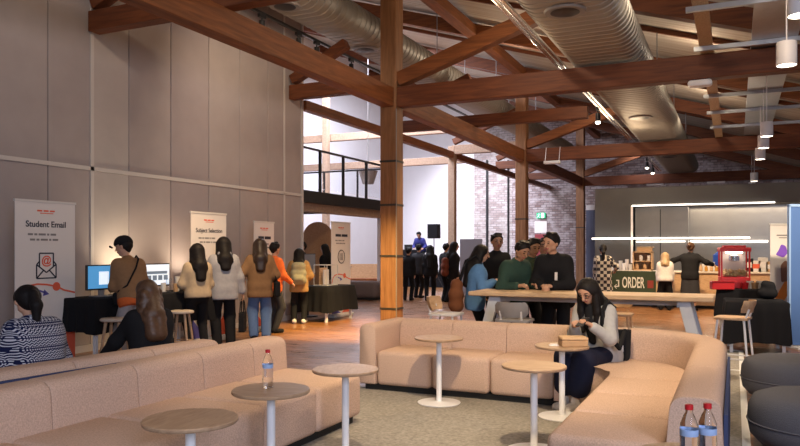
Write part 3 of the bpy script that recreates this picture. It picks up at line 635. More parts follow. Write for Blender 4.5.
# the sofa behind it, turned away
sb = thing('rear_sofa', 'peach sofa with navy rear standing back to back behind the left foreground sofa', 'sofa', (-4.62, 3.6, .012), math.radians(-5.5))
for a, c in ((-2.0, -1.3), (-1.3, -.6), (-.6, .1), (.1, .8), (.8, 1.5)):
    back_block([(.10, a), (.10, c)], sb, left=False); seat_block((-.62, a+.003, .06), (.10, c-.003, .42), sb)
build('rear_panel', boxb((.385, -1.98, .08), (.408, 1.48, .645)), M_navy, sb)
build('plinth', boxb((-.56, -1.9, 0), (.34, 1.4, .06)), M_plinth, sb)

# poufs
for i, (px, z, n) in enumerate(((796, 7.2, 'round charcoal pouf at the right edge, the farther of two'), (822, 5.35, 'round charcoal pouf in the lower right corner, the nearer of two'))):
    x, y = W(px, z); o = thing('pouf', n, 'pouf', (x, y, 0))
    build('cushion', lathe(NB(), [(.30, .03), (.43, .05), (.485, .11), (.50, .19), (.496, .212), (.502, .235), (.495, .32), (.46, .39), (.38, .42), (.2, .428), (.01, .43)], n=56), M_char, o, smooth=True, autos=80)
    bm = lathe(NB(), [(.502, .205), (.510, .212), (.502, .219), (.49, .212)], n=56, cap=False); build('seam', bm, M_char, o, smooth=True)
    build('base', lathe(NB(), [(.34, 0), (.36, .04)], n=32), M_plinth, o)

# small round tables
def side_table(px, z, label):
    x, y = W(px, z); o = thing('side_table', label, 'side table', (x, y, 0), rotz=random.uniform(0, 3))
    build('tabletop', lathe(NB(), [(.20, .622), (.232, .628), (.237, .634), (.237, .646), (.233, .65), (.01, .65)], n=56), oak, o, smooth=True, autos=40)
    build('column', lathe(NB(), [(.03, .02), (.026, .04), (.026, .60), (.07, .607), (.07, .622)], n=24), M_white, o, smooth=True)
    build('base_plate', lathe(NB(), [(.205, .012), (.21, .018), (.208, .022), (.05, .028), (.03, .034)], n=48), M_white, o, smooth=True); return x, y
side_table(439, 7.01, 'round oak side table on white column before the far sofa, its whole base visible')
side_table(345.5, 5.16, 'round oak side table at the far end of the left foreground sofa')
T3 = side_table(271, 4.40, 'round oak side table with a water bottle on it')
side_table(190.5, 3.64, 'round oak side table nearest the camera, cut by the bottom edge left of the bottle')
side_table(534, 5.32, 'round oak side table left of the right-hand sofa seat, in front of the seated woman')
T6 = side_table(562, 6.42, 'round oak side table with a cardboard box in front of the seated woman')
T7 = side_table(692, 2.95, 'round side table mostly below the frame, carrying two water bottles')
def water_bottle(x, y, z, label, h=.25, r=.034):
    o = thing('water_bottle', label, 'bottle', (x, y, z))
    build('vessel', lathe(NB(), [(.7*r, .001), (.95*r, .004), (r, .02), (r, .24*h), (.94*r, .27*h), (r, .30*h), (r, .62*h), (.95*r, .70*h), (.62*r, .82*h), (.38*r, .88*h), (.38*r, .93*h)], n=28), M_plastic, o, smooth=True)
    bm = lathe(NB(), [(r*1.01, .52*h), (r*1.02, .525*h), (r*1.02, .615*h), (r*1.01, .62*h)], n=28, cap=False); build('label_band', bm, mat('bottle_label', (.30, .42, .66), .5), o, smooth=True)
    build('cap', lathe(NB(), [(.46*r, .92*h), (.46*r, .995*h), (.40*r, h)], n=20), M_red, o, smooth=True, autos=50)
water_bottle(T3[0]-.045, T3[1]+.03, .65, 'clear water bottle with red cap on the round table by the left sofa', .235, .033)
x, y = W(689, 2.80); water_bottle(x, y, .65, 'clear water bottle with red cap at bottom right, the left one of a pair')
x, y = W(707.5, 2.82); water_bottle(x, y, .65, 'clear water bottle with red cap at bottom right, the right one of a pair')
# on the table before the woman
x, y = W(573, 6.38); o = thing('takeaway_box', 'brown cardboard takeaway box on the round table before the seated woman', 'box', (x, y, .65), TH)
build('tray', boxb((-.115, -.08, 0), (.115, .08, .055), .006, 1), M_card, o); build('lid', boxb((-.118, -.083, .055), (.118, .083, .085), .012, 2), mat('card_light', (.55, .36, .20), .75), o)
x, y = W(553.5, 6.40); o = thing('napkin', 'small folded white napkin on the round table left of the cardboard box', 'napkin', (x, y, .65), .4); build('fold', boxb((-.04, -.03, 0), (.04, .03, .008), .002, 1), M_banner, o); build('fold', boxb((-.03, -.025, .008), (.035, .025, .016), .002, 1), M_banner, o)

# ============================================================ TALL TABLE AND STOOLS
TX0, TX1, TY0, TY1 = -2.92, -.20, 8.22, 8.95
o = thing('tall_table', 'long tall communal table with pale oak top behind the far sofa', 'table', ((TX0+TX1)/2, (TY0+TY1)/2, 0)); hx, hy = (TX1-TX0)/2, (TY1-TY0)/2
build('tabletop', boxb((-hx, -hy, .95), (hx, hy, 1.0), .008, 1), oak2, o)
m_leg = mat('leg_grey', (.52, .54, .58), .4)
for sx in (-1, 1):
    for sy in (-1, 1):
        bm = NB(); bar(bm, (sx*(hx-.30), sy*(hy-.12), .95), (sx*(hx-.02)*.97, sy*(hy-.06), 0), .05, .12, (1, 0, 0), .004); build('leg', bm, m_leg, o)
    build('end_rail', boxb((sx*(hx-.34)-.03, -hy+.1, .88), (sx*(hx-.34)+.03, hy-.1, .95)), m_leg, o)
build('long_rail', boxb((-hx+.34, -.03, .88), (hx-.34, .03, .95)), m_leg, o)
def stool(x, y, rz, label, seat_m, back_m, leg_m, shell=False, h=.72):
    o = thing('counter_stool', label, 'stool', (x, y, 0), rz)
    build('seat', prism(NB(), rounded([(-.2, -.18), (.2, -.18), (.19, .19), (-.19, .19)], .07, 5), h-.025, h, .008, 2), seat_m, o, smooth=True, autos=50)
    bm = NB(); P = []
    for i in range(9):
        a = math.radians(-58+116*i/8); P.append((.21*math.sin(a), -.0-.20*math.cos(a)))
    top, bot = (h+.20, h+.03) if shell else (h+.20, h+.06); vs = []
    for k, (zz, off, w) in enumerate(((bot, 0, .80), (bot+.05, .01, 1), (top-.04, .03, 1), (top, .035, .86))):
        vs.append([(bm.verts.new((px*w, py-off, zz)), bm.verts.new((px*w*1.07, (py-off)*1.07, zz))) for px, py in P])
    for a, c in zip(vs, vs[1:]):
        for i in range(8):
            bm.faces.new((a[i][0], a[i+1][0], c[i+1][0], c[i][0])); bm.faces.new((a[i][1], c[i][1], c[i+1][1], a[i+1][1]))
        for i in (0, 8): bm.faces.new((a[i][0], c[i][0], c[i][1], a[i][1]))
    for q in (vs[0], vs[-1]):
        for i in range(8): bm.faces.new((q[i][0], q[i+1][0], q[i+1][1], q[i][1]))
    build('backrest', bm, back_m, o, smooth=True, autos=50)
    for sx in (-1, 1): build('back_support', tube(NB(), [(sx*.12, -.15, h-.02), (sx*.12, -.19, h+.1)], .012, 8), leg_m, o)
    for sx in (-1, 1):
        for sy in (-1, 1): build('leg', tube(NB(), [(sx*.15, sy*.14, h-.02), (sx*.21, sy*.20, 0)], [.014, .011], 8), leg_m, o)
    f = [(.187, .177), (-.187, .177), (-.187, -.177), (.187, -.177), (.187, .177)]
    build('footrest', tube(NB(), [(x_, y_, .25) for x_, y_ in f], .009, 6), leg_m, o); return o
beech = wood('beech', (.42, .26, .15), (.55, .37, .23), .5, (5, 5, 5))
stool(*W(515, 8.17), 0, 'grey backed counter stool at the near side of the tall table', M_grey, M_grey, M_greyl, True)
stool(*W(446, 8.95), -math.pi/2, 'wooden backed stool with white seat at the left end of the tall table', M_greyl, ply, M_greyl, True)
stool(-.02, 9.28, math.radians(80), 'pale wood counter stool at the right end of the tall table', beech, beech, M_white)
x, y = atY(616, 9.2)[:2]; stool(x, y, math.pi, 'wooden stool on the far side of the tall table, right of the seated woman', ply, ply, ply)

# ============================================================ BANNERS
def banner(px, X, w, h, label, title, rz=math.pi/2, tsize=.105, art='full', X_=None):
    x, y = (X, atX(px, X)[1]) if X_ is None else X_
    o = thing('pull_up_banner', label, 'banner', (x, y, 0), rz)
    build('panel', boxb((-w/2, -.006, .07), (w/2, .006, h)), M_banner, o)
    build('top_rail', boxb((-w/2-.01, -.015, h-.015), (w/2+.01, .015, h+.015)), M_greyl, o)
    build('base', boxb((-w/2-.02, -.09, 0), (w/2+.02, .09, .075), .02, 2), M_greyl, o)
    R = (math.pi/2, 0, 0); F = -.008
    bm = NB()
    for k in range(3): addb(bm, (-.13+.09*k, F-.001, h-.125), (-.13+.07+.09*k, F+.001, h-.105))
    addb(bm, (-.09, F-.001, h-.15), (.10, F+.001, h-.14)); build('logo', bm, M_orange, o)
    if title: text_mesh('title_lettering', title, tsize, M_ink, o, (0, F, h-.315), R, .001, bold=.0018)
    else:
        bm = NB(); addb(bm, (-w*.30, F-.001, h-.32), (-w*.02, F+.001, h-.265)); addb(bm, (w*.02, F-.001, h-.32), (w*.33, F+.001, h-.265)); build('blurred_title', bm, M_ink, o)
    bm = NB()
    for r in range(2):
        xx = -.26+.03*r
        for q in (.09, .06, .12, .05, .10): addb(bm, (xx, F-.001, h-.42-.065*r), (xx+q-.02, F+.001, h-.395-.065*r)); xx += q
    build('small_print', bm, M_grey, o)
    return o
def ribbon(pts, w, y0, y1):
    bm = NB(); pts = [Vector((p[0], p[1])) for p in pts]; L, Rr = [], []
    for i, p in enumerate(pts):
        t = (pts[min(i+1, len(pts)-1)]-pts[max(i-1, 0)]).normalized(); n = Vector((-t.y, t.x))*w/2; L.append(p+n); Rr.append(p-n)
    return plate(bm, [tuple(v) for v in L+Rr[::-1]], y0, y1)
def disc_xz(c, r, y0, y1, n=24): return plate(NB(), [(c[0]+r*math.cos(2*math.pi*i/n), c[1]+r*math.sin(2*math.pi*i/n)) for i in range(n)], y0, y1)
def curve_art(o, w, z):
    build('red_curve', ribbon([(-w/2+.01, z-.16), (-w/2+.06, z-.04), (-w/2+.14, z+.02), (-w/2+.3, z+.04), (0, z+.03), (w*.18, z), (w*.3, z-.05), (w/2-.005, z-.09)], .022, -.0095, -.006), M_orange, o)
    build('red_dot', disc_xz((w*.17, z), .055, -.011, -.006), M_orange, o)
    bm = ribbon([(-w*.24, z-.02), (-w*.12, z-.04), (-.02, z-.07)], .022, -.0095, -.006); plate(bm, [(-.03, z-.03), (.04, z-.09), (-.05, z-.11)], -.0095, -.006); build('purple_arrow', bm, M_purple, o)
def swoosh(o, w, m, s=1, top=.75, cut=.05):
    build('swoosh', plate(NB(), [(s*w/2-.001*s, .09)]+[(s*(w/2-.001-cut*1.0-.40*(1-t)**2), .09+top*t*0) for t in (0,)]+[(s*(w/2-.001-.40*(1-t)**1.6), .09+top*t) for t in [i/12 for i in range(13)]], -.0092, -.006), m, o)
b1 = banner(46, -7.78, .86, 2.10, 'white pull-up banner titled Student Email at far left', 'Student Email')
z = 1.32; bm = NB()
for p, q in (((-.14, z), (-.14, z-.17)), ((-.14, z-.17), (.14, z-.17)), ((.14, z-.17), (.14, z)), ((-.14, z), (0, z-.1)), ((0, z-.1), (.14, z)), ((-.14, z-.17), (-.04, z-.07)), ((.14, z-.17), (.04, z-.07)), ((-.14, z), (-.1, z+.04)), ((.14, z), (.1, z+.04)), ((-.1, z-.03), (-.1, z+.14)), ((-.1, z+.14), (.1, z+.14)), ((.1, z+.14), (.1, z-.03))):
    bar(bm, (p[0], -.009, p[1]), (q[0], -.009, q[1]), .004, .016, (0, 0, 1) if abs(p[0]-q[0]) > 1e-6 else (1, 0, 0))
build('envelope_icon', bm, M_ink, b1); text_mesh('at_symbol', '@', .14, M_orange, b1, (0, -.009, z+.005), (math.pi/2, 0, 0), .001, bold=.003)
curve_art(b1, .86, 1.04); swoosh(b1, .86, M_orange, 1, .8)
b2 = banner(209, -7.78, .86, 2.10, 'white pull-up banner titled Subject Selection behind the two women', 'Subject Selection', tsize=.095); swoosh(b2, .86, M_orange, 1, .5); swoosh(b2, .86, M_purple, -1, .4)
b3 = banner(264, -7.98, .62, 2.02, 'narrow white pull-up banner behind the woman in the brown jacket', None); swoosh(b3, .62, M_purple, 1, .6); swoosh(b3, .62, M_orange, -1, .35)
b4 = banner(341, -8.05, .86, 2.12, 'white pull-up banner with a round line icon just past the end of the partition', None)
bm = lathe(NB(), [(.14, -.004), (.155, -.004), (.155, .004), (.14, .004)], n=28, cap=False); bmesh.ops.rotate(bm, verts=bm.verts, matrix=Matrix.Rotation(math.pi/2, 3, 'X')); bmesh.ops.translate(bm, verts=bm.verts, vec=(0, -.010, 1.35)); build('ring_icon', bm, M_ink, b4)
bm = NB(); [bar(bm, (-.06+.06*k, -.009, 1.27), (-.06+.06*k, -.009, 1.43), .004, .018, (1, 0, 0)) for k in range(3)]; build('bar_icon', bm, M_ink, b4)
curve_art(b4, .86, .92); swoosh(b4, .86, M_orange, 1, .45); swoosh(b4, .86, M_purple, -1, .3)
xy = W(782, 12.2); b5 = thing('pull_up_banner', 'white pull-up banner with purple and orange shapes by the black tables at right', 'banner', (*xy, 0), TH+.08)
w = .42; build('panel', boxb((-w/2, -.006, .07), (w/2, .006, 1.93)), M_banner, b5); build('top_rail', boxb((-w/2-.01, -.015, 1.92), (w/2+.01, .015, 1.95)), M_greyl, b5); build('base', boxb((-w/2-.02, -.09, 0), (w/2+.02, .09, .075), .02, 2), M_greyl, b5)
build('purple_shape', plate(NB(), rounded([(-.12, 1.42), (.02, 1.37), (.10, 1.45), (.06, 1.57), (-.02, 1.60), (-.06, 1.5)], .03, 3), -.0095, -.006), mat('violet', (.20, .08, .52), .6), b5)
bm = NB(); addb(bm, (-.1, -.009, 1.74), (.1, -.007, 1.76)); addb(bm, (-.06, -.009, 1.70), (.08, -.007, 1.715)); build('small_print', bm, M_grey, b5)
build('portrait', plate(NB(), rounded([(-.02, .95), (.12, .98), (.14, 1.25), (.06, 1.33), (-.03, 1.25)], .04, 4), -.0095, -.006), mat('portrait_brown', (.25, .13, .09), .6), b5)
build('orange_shape', plate(NB(), rounded([(-.16, .45), (-.02, .55), (.19, .90), (.19, 1.08), (.05, .98), (-.12, .70)], .04, 4), -.0092, -.006), mat('orange_ink', (.80, .28, .05), .6), b5)
xy = W(817, 11); o = thing('display_board', 'tall blue display panel at the right edge', 'display panel', (*xy, 0), TH)
build('panel', boxb((-.42, -.02, .05), (.42, .02, 2.16)), mat('panel_blue', (.055, .12, .30), .55, var=.12, scale=2), o); build('frame_edge', boxb((-.44, -.03, .03), (-.415, .03, 2.19)), mat('edge_blue', (.22, .34, .55), .4), o); build('frame_edge', boxb((-.44, -.03, 2.16), (.44, .03, 2.20)), mat('edge_blue', (.22, .34, .55), .4), o); build('foot', boxb((-.4, -.2, 0), (.4, .2, .03)), M_greyl, o)

# ============================================================ KIOSK DESKS ALONG THE PARTITION
def cloth_table(x, y, lx, ly, h, label, drop=.5, rz=0, wave=.018, white_leg=True):
    o = thing('draped_table', label, 'table', (x, y, 0), rz)
    build('tabletop', boxb((-lx/2, -ly/2, h-.03), (lx/2, ly/2, h-.004)), M_greyl, o)
    for sx in (-1, 1):
        for sy in (-1, 1): build('leg', boxb((sx*(lx/2-.06)-.022, sy*(ly/2-.06)-.022, 0), (sx*(lx/2-.06)+.022, sy*(ly/2-.06)+.022, h-.03)), M_white, o)
    bm = NB(); per = []; n = 26
    for k in range(4):
        c = [(-1, -1), (1, -1), (1, 1), (-1, 1)]; a, b_ = c[k], c[(k+1) % 4]
        for i in range(n): t = i/n; per.append(((a[0]+(b_[0]-a[0])*t)*lx/2, (a[1]+(b_[1]-a[1])*t)*ly/2))
    rings = []
    for j, (dz, off) in enumerate(((0, 0), (.012, .012), (.15, .02), (drop*.6, .03), (drop, .045))):
        R_ = []
        for i, (px, py) in enumerate(per):
            d = off+(wave*math.sin(i*.9)+wave*.6*math.sin(i*.37+1))*min(1, dz/.3); L_ = math.hypot(px/lx, py/ly) or 1
            corner = 1+ .25*max(0, abs(px)/(lx/2)+abs(py)/(ly/2)-1.6)
            zz = h-dz-(.06*max(0, abs(px)/(lx/2)+abs(py)/(ly/2)-1.5) if j == 4 else 0)
            R_.append(bm.verts.new((px+np.sign(px)*d*(abs(px) > lx/2-.001)*corner, py+np.sign(py)*d*(abs(py) > ly/2-.001)*corner, max(zz, .02))))
        rings.append(R_)
    for a, b_ in zip(rings, rings[1:]):
        for i in range(len(per)): bm.faces.new((a[i], a[(i+1) % len(per)], b_[(i+1) % len(per)], b_[i]))
    bm.faces.new(rings[0]); build('black_drape', bm, M_blackcloth, o, smooth=True, autos=60); return o
def monitor(px, X, z, label, screen_m, rz=math.pi/2, w=.52, h=.33):
    x, y, _ = atX(px, X); o = thing('monitor', label, 'monitor', (x, y, z), rz)
    build('bezel', boxb((-w/2, -.02, .09), (w/2, .02, .09+h), .006, 1), M_black, o); build('screen', boxb((-w/2+.015, -.023, .11), (w/2-.015, -.019, .09+h-.015)), screen_m, o)
    build('stand', boxb((-.04, .0, 0), (.04, .03, .2)), M_grey, o); build('foot', boxb((-.13, -.09, 0), (.13, .1, .012), .004, 1), M_grey, o); return o
KX = -7.55; dy = [atX(p, KX)[1] for p in (74, 136, 139, 196)]
DKH = .885
cloth_table(KX, (dy[0]+dy[1])/2, .62, dy[1]-dy[0]-.1, DKH, 'black draped desk with the first monitor beside the Student Email banner', .42)
cloth_table(KX, (dy[2]+dy[3])/2, .62, dy[3]-dy[2]-.1, DKH, 'black draped desk with the second monitor left of the women', .42)
def screen(name, bgc, fgc):
    m = mat(name, bgc, .4, emit=.85); return m
m1 = monitor(102, KX-.05, DKH, 'computer monitor with a blue screen on the first desk', screen('screen_blue_lit', (.07, .26, .50), None))
M_wh = mat('screen_white', (.75, .85, .95), .4, emit=.8); bm = NB(); addb(bm, (-.07, -.026, .16), (.09, -.022, .33)); build('screen_window', bm, M_wh, m1)
m2 = monitor(156, KX-.05, DKH, 'computer monitor with a pale screen right of the stooping person', screen('screen_pale_lit', (.55, .62, .72), None))
bm = NB(); addb(bm, (-.2, -.026, .27), (.2, -.022, .31)); [addb(bm, (-.2+.11*k, -.026, .18), (-.12+.11*k, -.022, .25)) for k in range(4)]; build('screen_window', bm, mat('screen_picture', (.12, .16, .22), .4, emit=.5), m2)
def wood_stool(px, X, label):
    x, y, _ = atX(px, X); o = thing('wooden_stool', label, 'stool', (x, y, 0), .4)
    build('seat', lathe(NB(), [(.16, .62), (.175, .63), (.175, .65), (.16, .66), (.01, .655)], n=28), mat('stool_seat', (.58, .50, .42), .5), o, smooth=True, autos=50)
    for k in range(4):
        a = math.pi/4+k*math.pi/2; build('leg', tube(NB(), [(.11*math.cos(a), .11*math.sin(a), .63), (.21*math.cos(a), .21*math.sin(a), 0)], [.02, .015], 8), beech, o)
    for k in range(4):
        a = math.pi/4+k*math.pi/2; c_ = a+math.pi/2; build('rung', tube(NB(), [(.17*math.cos(a), .17*math.sin(a), .24), (.17*math.cos(c_), .17*math.sin(c_), .24)], .01, 6), beech, o)
wood_stool(115, -6.95, 'wooden stool with pale round seat left of the stooping person'); wood_stool(181, -6.98, 'wooden stool with pale round seat beside the woman in cream')
for k, px in enumerate((166, 170, 175, 180, 186)):
    x, y, z = atX(px, KX+.05); h = (.14, .2, .12, .22, .16)[k]
    o = tag(build('desk_cup', lathe(NB(), [(.028, 0), (.04, h), (.036, h), (.026, .01)], n=14), [M_greyl, M_plastic, ply, M_greyl, M_card][k], loc=(KX+.03*(k % 3), y, DKH), smooth=True), ['first', 'second', 'third', 'fourth', 'last'][k]+' cup from the left in the row right of the pale monitor', 'cup', 'cups on the second desk')
# last kiosk past the partition
x, y = W(327, 15.5); cloth_table(x, y, .7, 1.15, .74, 'black draped table in front of the round icon banner', .52)
o = thing('display_case', 'wire framed display case on the black table by the banner', 'case', (x, y-.05, .74), math.pi/2); bm = NB()
for sx in (-.22, .22):
    for sy in (-.16, .16): tube(bm, [(sx, sy, 0), (sx, sy, .44)], .009, 6)
for zz in (.01, .44):
    tube(bm, [(-.22, -.16, zz), (.22, -.16, zz), (.22, .16, zz), (-.22, .16, zz), (-.22, -.16, zz)], .009, 6)
build('wire_frame', bm, M_greyl, o); build('leaflet', boxb((-.12, -.02, .02), (.1, 0, .34)), M_banner, o); build('leaflet', boxb((-.17, .05, .02), (.16, .07, .38)), ply, o)
x, y = W(309, 16.2); o = thing('display_screen', 'dark screen on a stand behind the child with the backpack', 'screen', (x, y, 0), math.pi/2)
build('bezel', boxb((-.24, -.02, .95), (.24, .02, 1.42)), M_black, o); build('panel', boxb((-.22, -.024, .97), (.22, -.019, 1.40)), M_grey, o); build('pole', tube(NB(), [(0, .03, .03), (0, .03, 1.1)], .025, 8), M_black, o); build('foot', lathe(NB(), [(.2, 0), (.2, .03)], n=20), M_black, o)
x, y = W(318, 20.5); o = thing('arched_screen', 'round topped wooden screen standing under the mezzanine', 'screen', (x, y, 0), TH)
build('panel', plate(NB(), [(-.42, 0), (.42, 0)]+[(.42*math.cos(math.radians(a)), 1.88+.42*math.sin(math.radians(a))) for a in range(0, 181, 12)], -.03, .03), wood('wicker', (.32, .17, .09), (.45, .27, .15), .7, (9, 9, 9)), o); build('foot', boxb((-.4, -.25, 0), (.4, .25, .04)), M_grey, o)
# lounge furniture far behind the banner
x, y = W(362, 22); o = thing('grey_sofa', 'low grey sofa far behind, right of the round icon banner', 'sofa', (x, y, 0), .1); seat_m = mat('sofa_grey', (.20, .16, .16), .9)
build('seat', boxb((-.62, -.4, .05), (.62, .4, .55), .14, 4), seat_m, o, smooth=True); build('plinth', boxb((-.55, -.32, 0), (.55, .32, .06)), M_plinth, o)
x, y = W(366, 25.5); o = thing('wooden_bench', 'wooden booth bench beyond the low grey sofa', 'bench', (x, y, 0), TH); build('seat', boxb((-.75, -.3, .40), (.75, .3, .5)), timber, o); build('backrest', boxb((-.75, .25, .5), (.75, .32, 1.0)), ply, o); build('side', boxb((-.75, -.3, 0), (-.7, .3, .40)), timber, o); build('side', boxb((.7, -.3, 0), (.75, .3, .40)), timber, o)
x, y = W(348, 21.5); o = thing('round_table', 'small round table far behind beside the low grey sofa', 'table', (x-.2, y, 0)); build('tabletop', lathe(NB(), [(.3, .98), (.3, 1.01)], n=24), M_greyl, o); build('column', lathe(NB(), [(.02, .02), (.02, .98)], n=10), M_black, o); build('base', lathe(NB(), [(.2, 0), (.2, .02)], n=20), M_black, o)
# stage, speaker
x, y = W(471, 23); o = thing('partition_screen', 'low grey partition screen between the far group and the woman in blue', 'screen', (x, y, 0), .15)
build('panel', boxb((-.36, -.02, .1), (.36, .02, HZ(239, 23))), mat('screen_grey', (.22, .21, .24), .7), o); build('foot', boxb((-.3, -.2, 0), (-.24, .2, .1)), M_grey, o); build('foot', boxb((.24, -.2, 0), (.3, .2, .1)), M_grey, o)
x, y = W(420, 30); o = thing('stage', 'low black stage at the end of the hall', 'stage', (x, y+.5, 0), 0); build('deck', boxb((-2.0, -1.4, .55), (2.0, 1.6, .62)), M_black, o); build('skirt', boxb((-1.95, -1.35, 0), (1.95, 1.55, .55)), M_blackcloth, o)
x, y = W(412, 29.4); o = thing('music_desk', 'black desk on the stage in front of the person in blue', 'desk', (x, y, .62)); build('desk_top', boxb((-.5, -.25, .85), (.35, .25, .9)), M_black, o); build('front_cloth', boxb((-.48, -.24, 0), (.33, -.2, .85)), M_blackcloth, o); build('laptop', boxb((-.3, -.1, .9), (.05, -.08, 1.1)), M_black, o)
x, y = W(434, 27); o = thing('loudspeaker', 'black loudspeaker on a pole before the white end wall', 'loudspeaker', (x, y, 0)); z0, z1 = HZ(238.5, 27), HZ(224, 27)
build('cabinet', boxb((-.2, -.18, z0), (.2, .18, z1), .02, 2), M_black, o); build('grille', boxb((-.17, -.19, z0+.04), (.17, -.18, z1-.04)), M_blackcloth, o); build('pole', tube(NB(), [(0, 0, .6), (0, 0, z0)], .02, 8), M_black, o)
for k in range(3): a = k*2.094; build('leg', tube(NB(), [(0, 0, .75), (.42*math.cos(a), .42*math.sin(a), .012)], .014, 6), M_black, o)

# ============================================================ TABLES AT RIGHT, POPCORN MACHINE
nx, ny = W(755, 10.75); cloth_table(nx, ny, .80, .95, .75, 'black draped table at right, nearest the wooden stool', .58, .05, .02)
fx, fy = W(747, 14.2); cloth_table(fx, fy, 1.05, 1.3, .75, 'black draped table with the popcorn machine, behind the nearer black table', .5, 0, .02)
px_, py_ = W(734, 14.3); o = thing('popcorn_machine', 'red popcorn machine with glass case on the farther black table', 'popcorn machine', (px_, py_, .75), .15)
build('base_box', boxb((-.27, -.2, 0), (.27, .2, .22), .01, 1), M_red, o); build('roof', prism(NB(), [(-.28, -.21), (.28, -.21), (.28, .21), (-.28, .21)], .72, .80, .02, 2), M_red, o)
build('roof_cap', boxb((-.2, -.14, .80), (.2, .14, .84), .01, 1), M_red, o)
for sx in (-1, 1):
    for sy in (-1, 1): build('corner_post', boxb((sx*.25-.015, sy*.18-.015, .22), (sx*.25+.015, sy*.18+.015, .72)), M_red, o)
for sy in (-.185, .185): build('glass_pane', boxb((-.235, sy-.003, .22), (.235, sy+.003, .72)), M_glass, o)
build('kettle', lathe(NB(), [(.03, .52), (.1, .54), (.1, .64), (.02, .66)], n=18), M_chrome, o, smooth=True)
bm = NB()
for k in range(60): bmesh.ops.create_icosphere(bm, subdivisions=1, radius=random.uniform(.025, .045), matrix=Matrix.Translation((random.uniform(-.2, .2), random.uniform(-.13, .13), .25+random.uniform(0, .09))))
pc = build('popcorn', bm, mat('popcorn_cream', (.75, .62, .35), .8), o); pc['kind'] = 'stuff'
build('back_panel', boxb((-.235, .16, .22), (.235, .175, .72)), M_banner, o); build('warming_lamp', boxb((-.15, -.05, .69), (.15, .05, .715)), M_lamp, o)
x, y = W(722, 13.75); o = thing('red_carton', 'low red carton on the black table in front of the popcorn machine', 'carton', (x, y, .75), .3); build('carton_box', boxb((-.2, -.1, 0), (.2, .1, .16), .01, 1), M_red, o); build('flap', boxb((-.22, -.14, .15), (.22, -.1, .165)), M_red, o)
for k, px in enumerate((745, 750, 755, 760)):
    x, y = W(px, 13.9+.1*(k % 2)); tag(build('food_tub', lathe(NB(), [(.05, 0), (.07, .12+.03*(k % 2)), (.06, .12+.03*(k % 2)), (.045, .01)], n=14), [M_red, M_banner, M_card, M_banner][k], loc=(x, y, .75), smooth=True), ['red', 'left white', 'brown', 'right white'][k]+' tub right of the popcorn machine on the farther black table', 'tub', 'tubs on the farther black table')
x, y = W(772, 11.0); V = soft('black_bag', [((-.05, 0, .09), (.05, 0, .09), .09, .09), ((-.03, 0, .22), (.04, 0, .2), .065, .07)], .02, M_blackcloth, None, .04, cuts=[((0, 0, 0), (0, 0, -1))], loc=(x-.06, y, .75)); tag(V, 'black bag slumped on the nearer black table by the banner', 'bag')
# ============================================================ PEOPLE
SKIN = mat('skin', (.52, .29, .19), .5, var=.06, scale=20); SKIN2 = mat('skin_tan', (.36, .19, .115), .5, var=.06, scale=20)
LIP = mat('lips', (.36, .10, .09), .45); EYE = mat('eye_dark', (.02, .015, .012), .25)
HB = mat('hair_black', (.009, .007, .007), .6, spec=.25, bump=.4, scale=60); HBR = mat('hair_brown', (.085, .042, .022), .45, var=.35, scale=40, bump=.5); HBL = mat('hair_blonde', (.38, .26, .14), .5, var=.3, scale=40, bump=.4)
def cm(n, c, **k): return mat('cloth_'+n, c, k.pop('rough', .88), spec=.2, var=k.pop('var', .15), scale=k.pop('scale', 25), bump=.15, **k)
C_BLK = cm('black', (.012, .012, .014)); C_CHAR = cm('charcoal', (.035, .035, .04)); C_NAVY = cm('navy', (.012, .014, .032)); C_JEAN = cm('denim', (.10, .17, .34)); C_GREY = cm('pale_grey', (.33, .33, .36))
C_TAN = cm('tan', (.27, .15, .075)); C_BRN = cm('brown', (.20, .115, .06)); C_CREAM = cm('cream', (.42, .33, .23)); C_WHITE = cm('white', (.62, .58, .54)); C_ORG = cm('orange', (.62, .13, .035)); C_GRN = cm('green', (.028, .058, .045)); C_GRNS = cm('sage', (.30, .28, .19))
C_BLUE = cm('blue', (.10, .22, .42)); C_YEL = cm('mustard', (.40, .23, .09)); C_LT = cm('light_trouser', (.36, .34, .35)); C_RUST = cm('rust', (.16, .045, .025)); C_KHAK = cm('khaki', (.10, .10, .075)); C_DBLU = cm('deep_blue', (.045, .05, .22))
m_jac = cm('jacquard', (.02, .03, .10)); nt, b = nodes(m_jac)
def mth(op, a, b_=None):
    n = nt.nodes.new('ShaderNodeMath'); n.operation = op
    for i, v in enumerate((a, b_)):
        if v is None: continue
        if isinstance(v, (int, float)): n.inputs[i].default_value = v
        else: nt.links.new(v, n.inputs[i])
    return n.outputs[0]
tc = nt.nodes.new('ShaderNodeTexCoord'); sx = nt.nodes.new('ShaderNodeSeparateXYZ'); nt.links.new(tc.outputs['Object'], sx.inputs[0])
a_ = mth('MULTIPLY', mth('ADD', sx.outputs[0], mth('MULTIPLY', sx.outputs[1], .7)), 34.0); tri = mth('ABSOLUTE', mth('SUBTRACT', mth('FRACT', a_), .5))
zz_ = mth('MULTIPLY', sx.outputs[2], 52.0); band = mth('FRACT', mth('ADD', zz_, mth('MULTIPLY', tri, 1.5))); w1 = mth('GREATER_THAN', band, .60)
row = mth('GREATER_THAN', mth('FRACT', mth('MULTIPLY', sx.outputs[2], 11.5)), .66); dots = mth('GREATER_THAN', mth('FRACT', mth('MULTIPLY', a_, 2.0)), .5)
sel = mth('ADD', mth('MULTIPLY', w1, mth('SUBTRACT', 1.0, row)), mth('MULTIPLY', mth('MULTIPLY', row, dots), mth('GREATER_THAN', mth('FRACT', zz_), .5)))
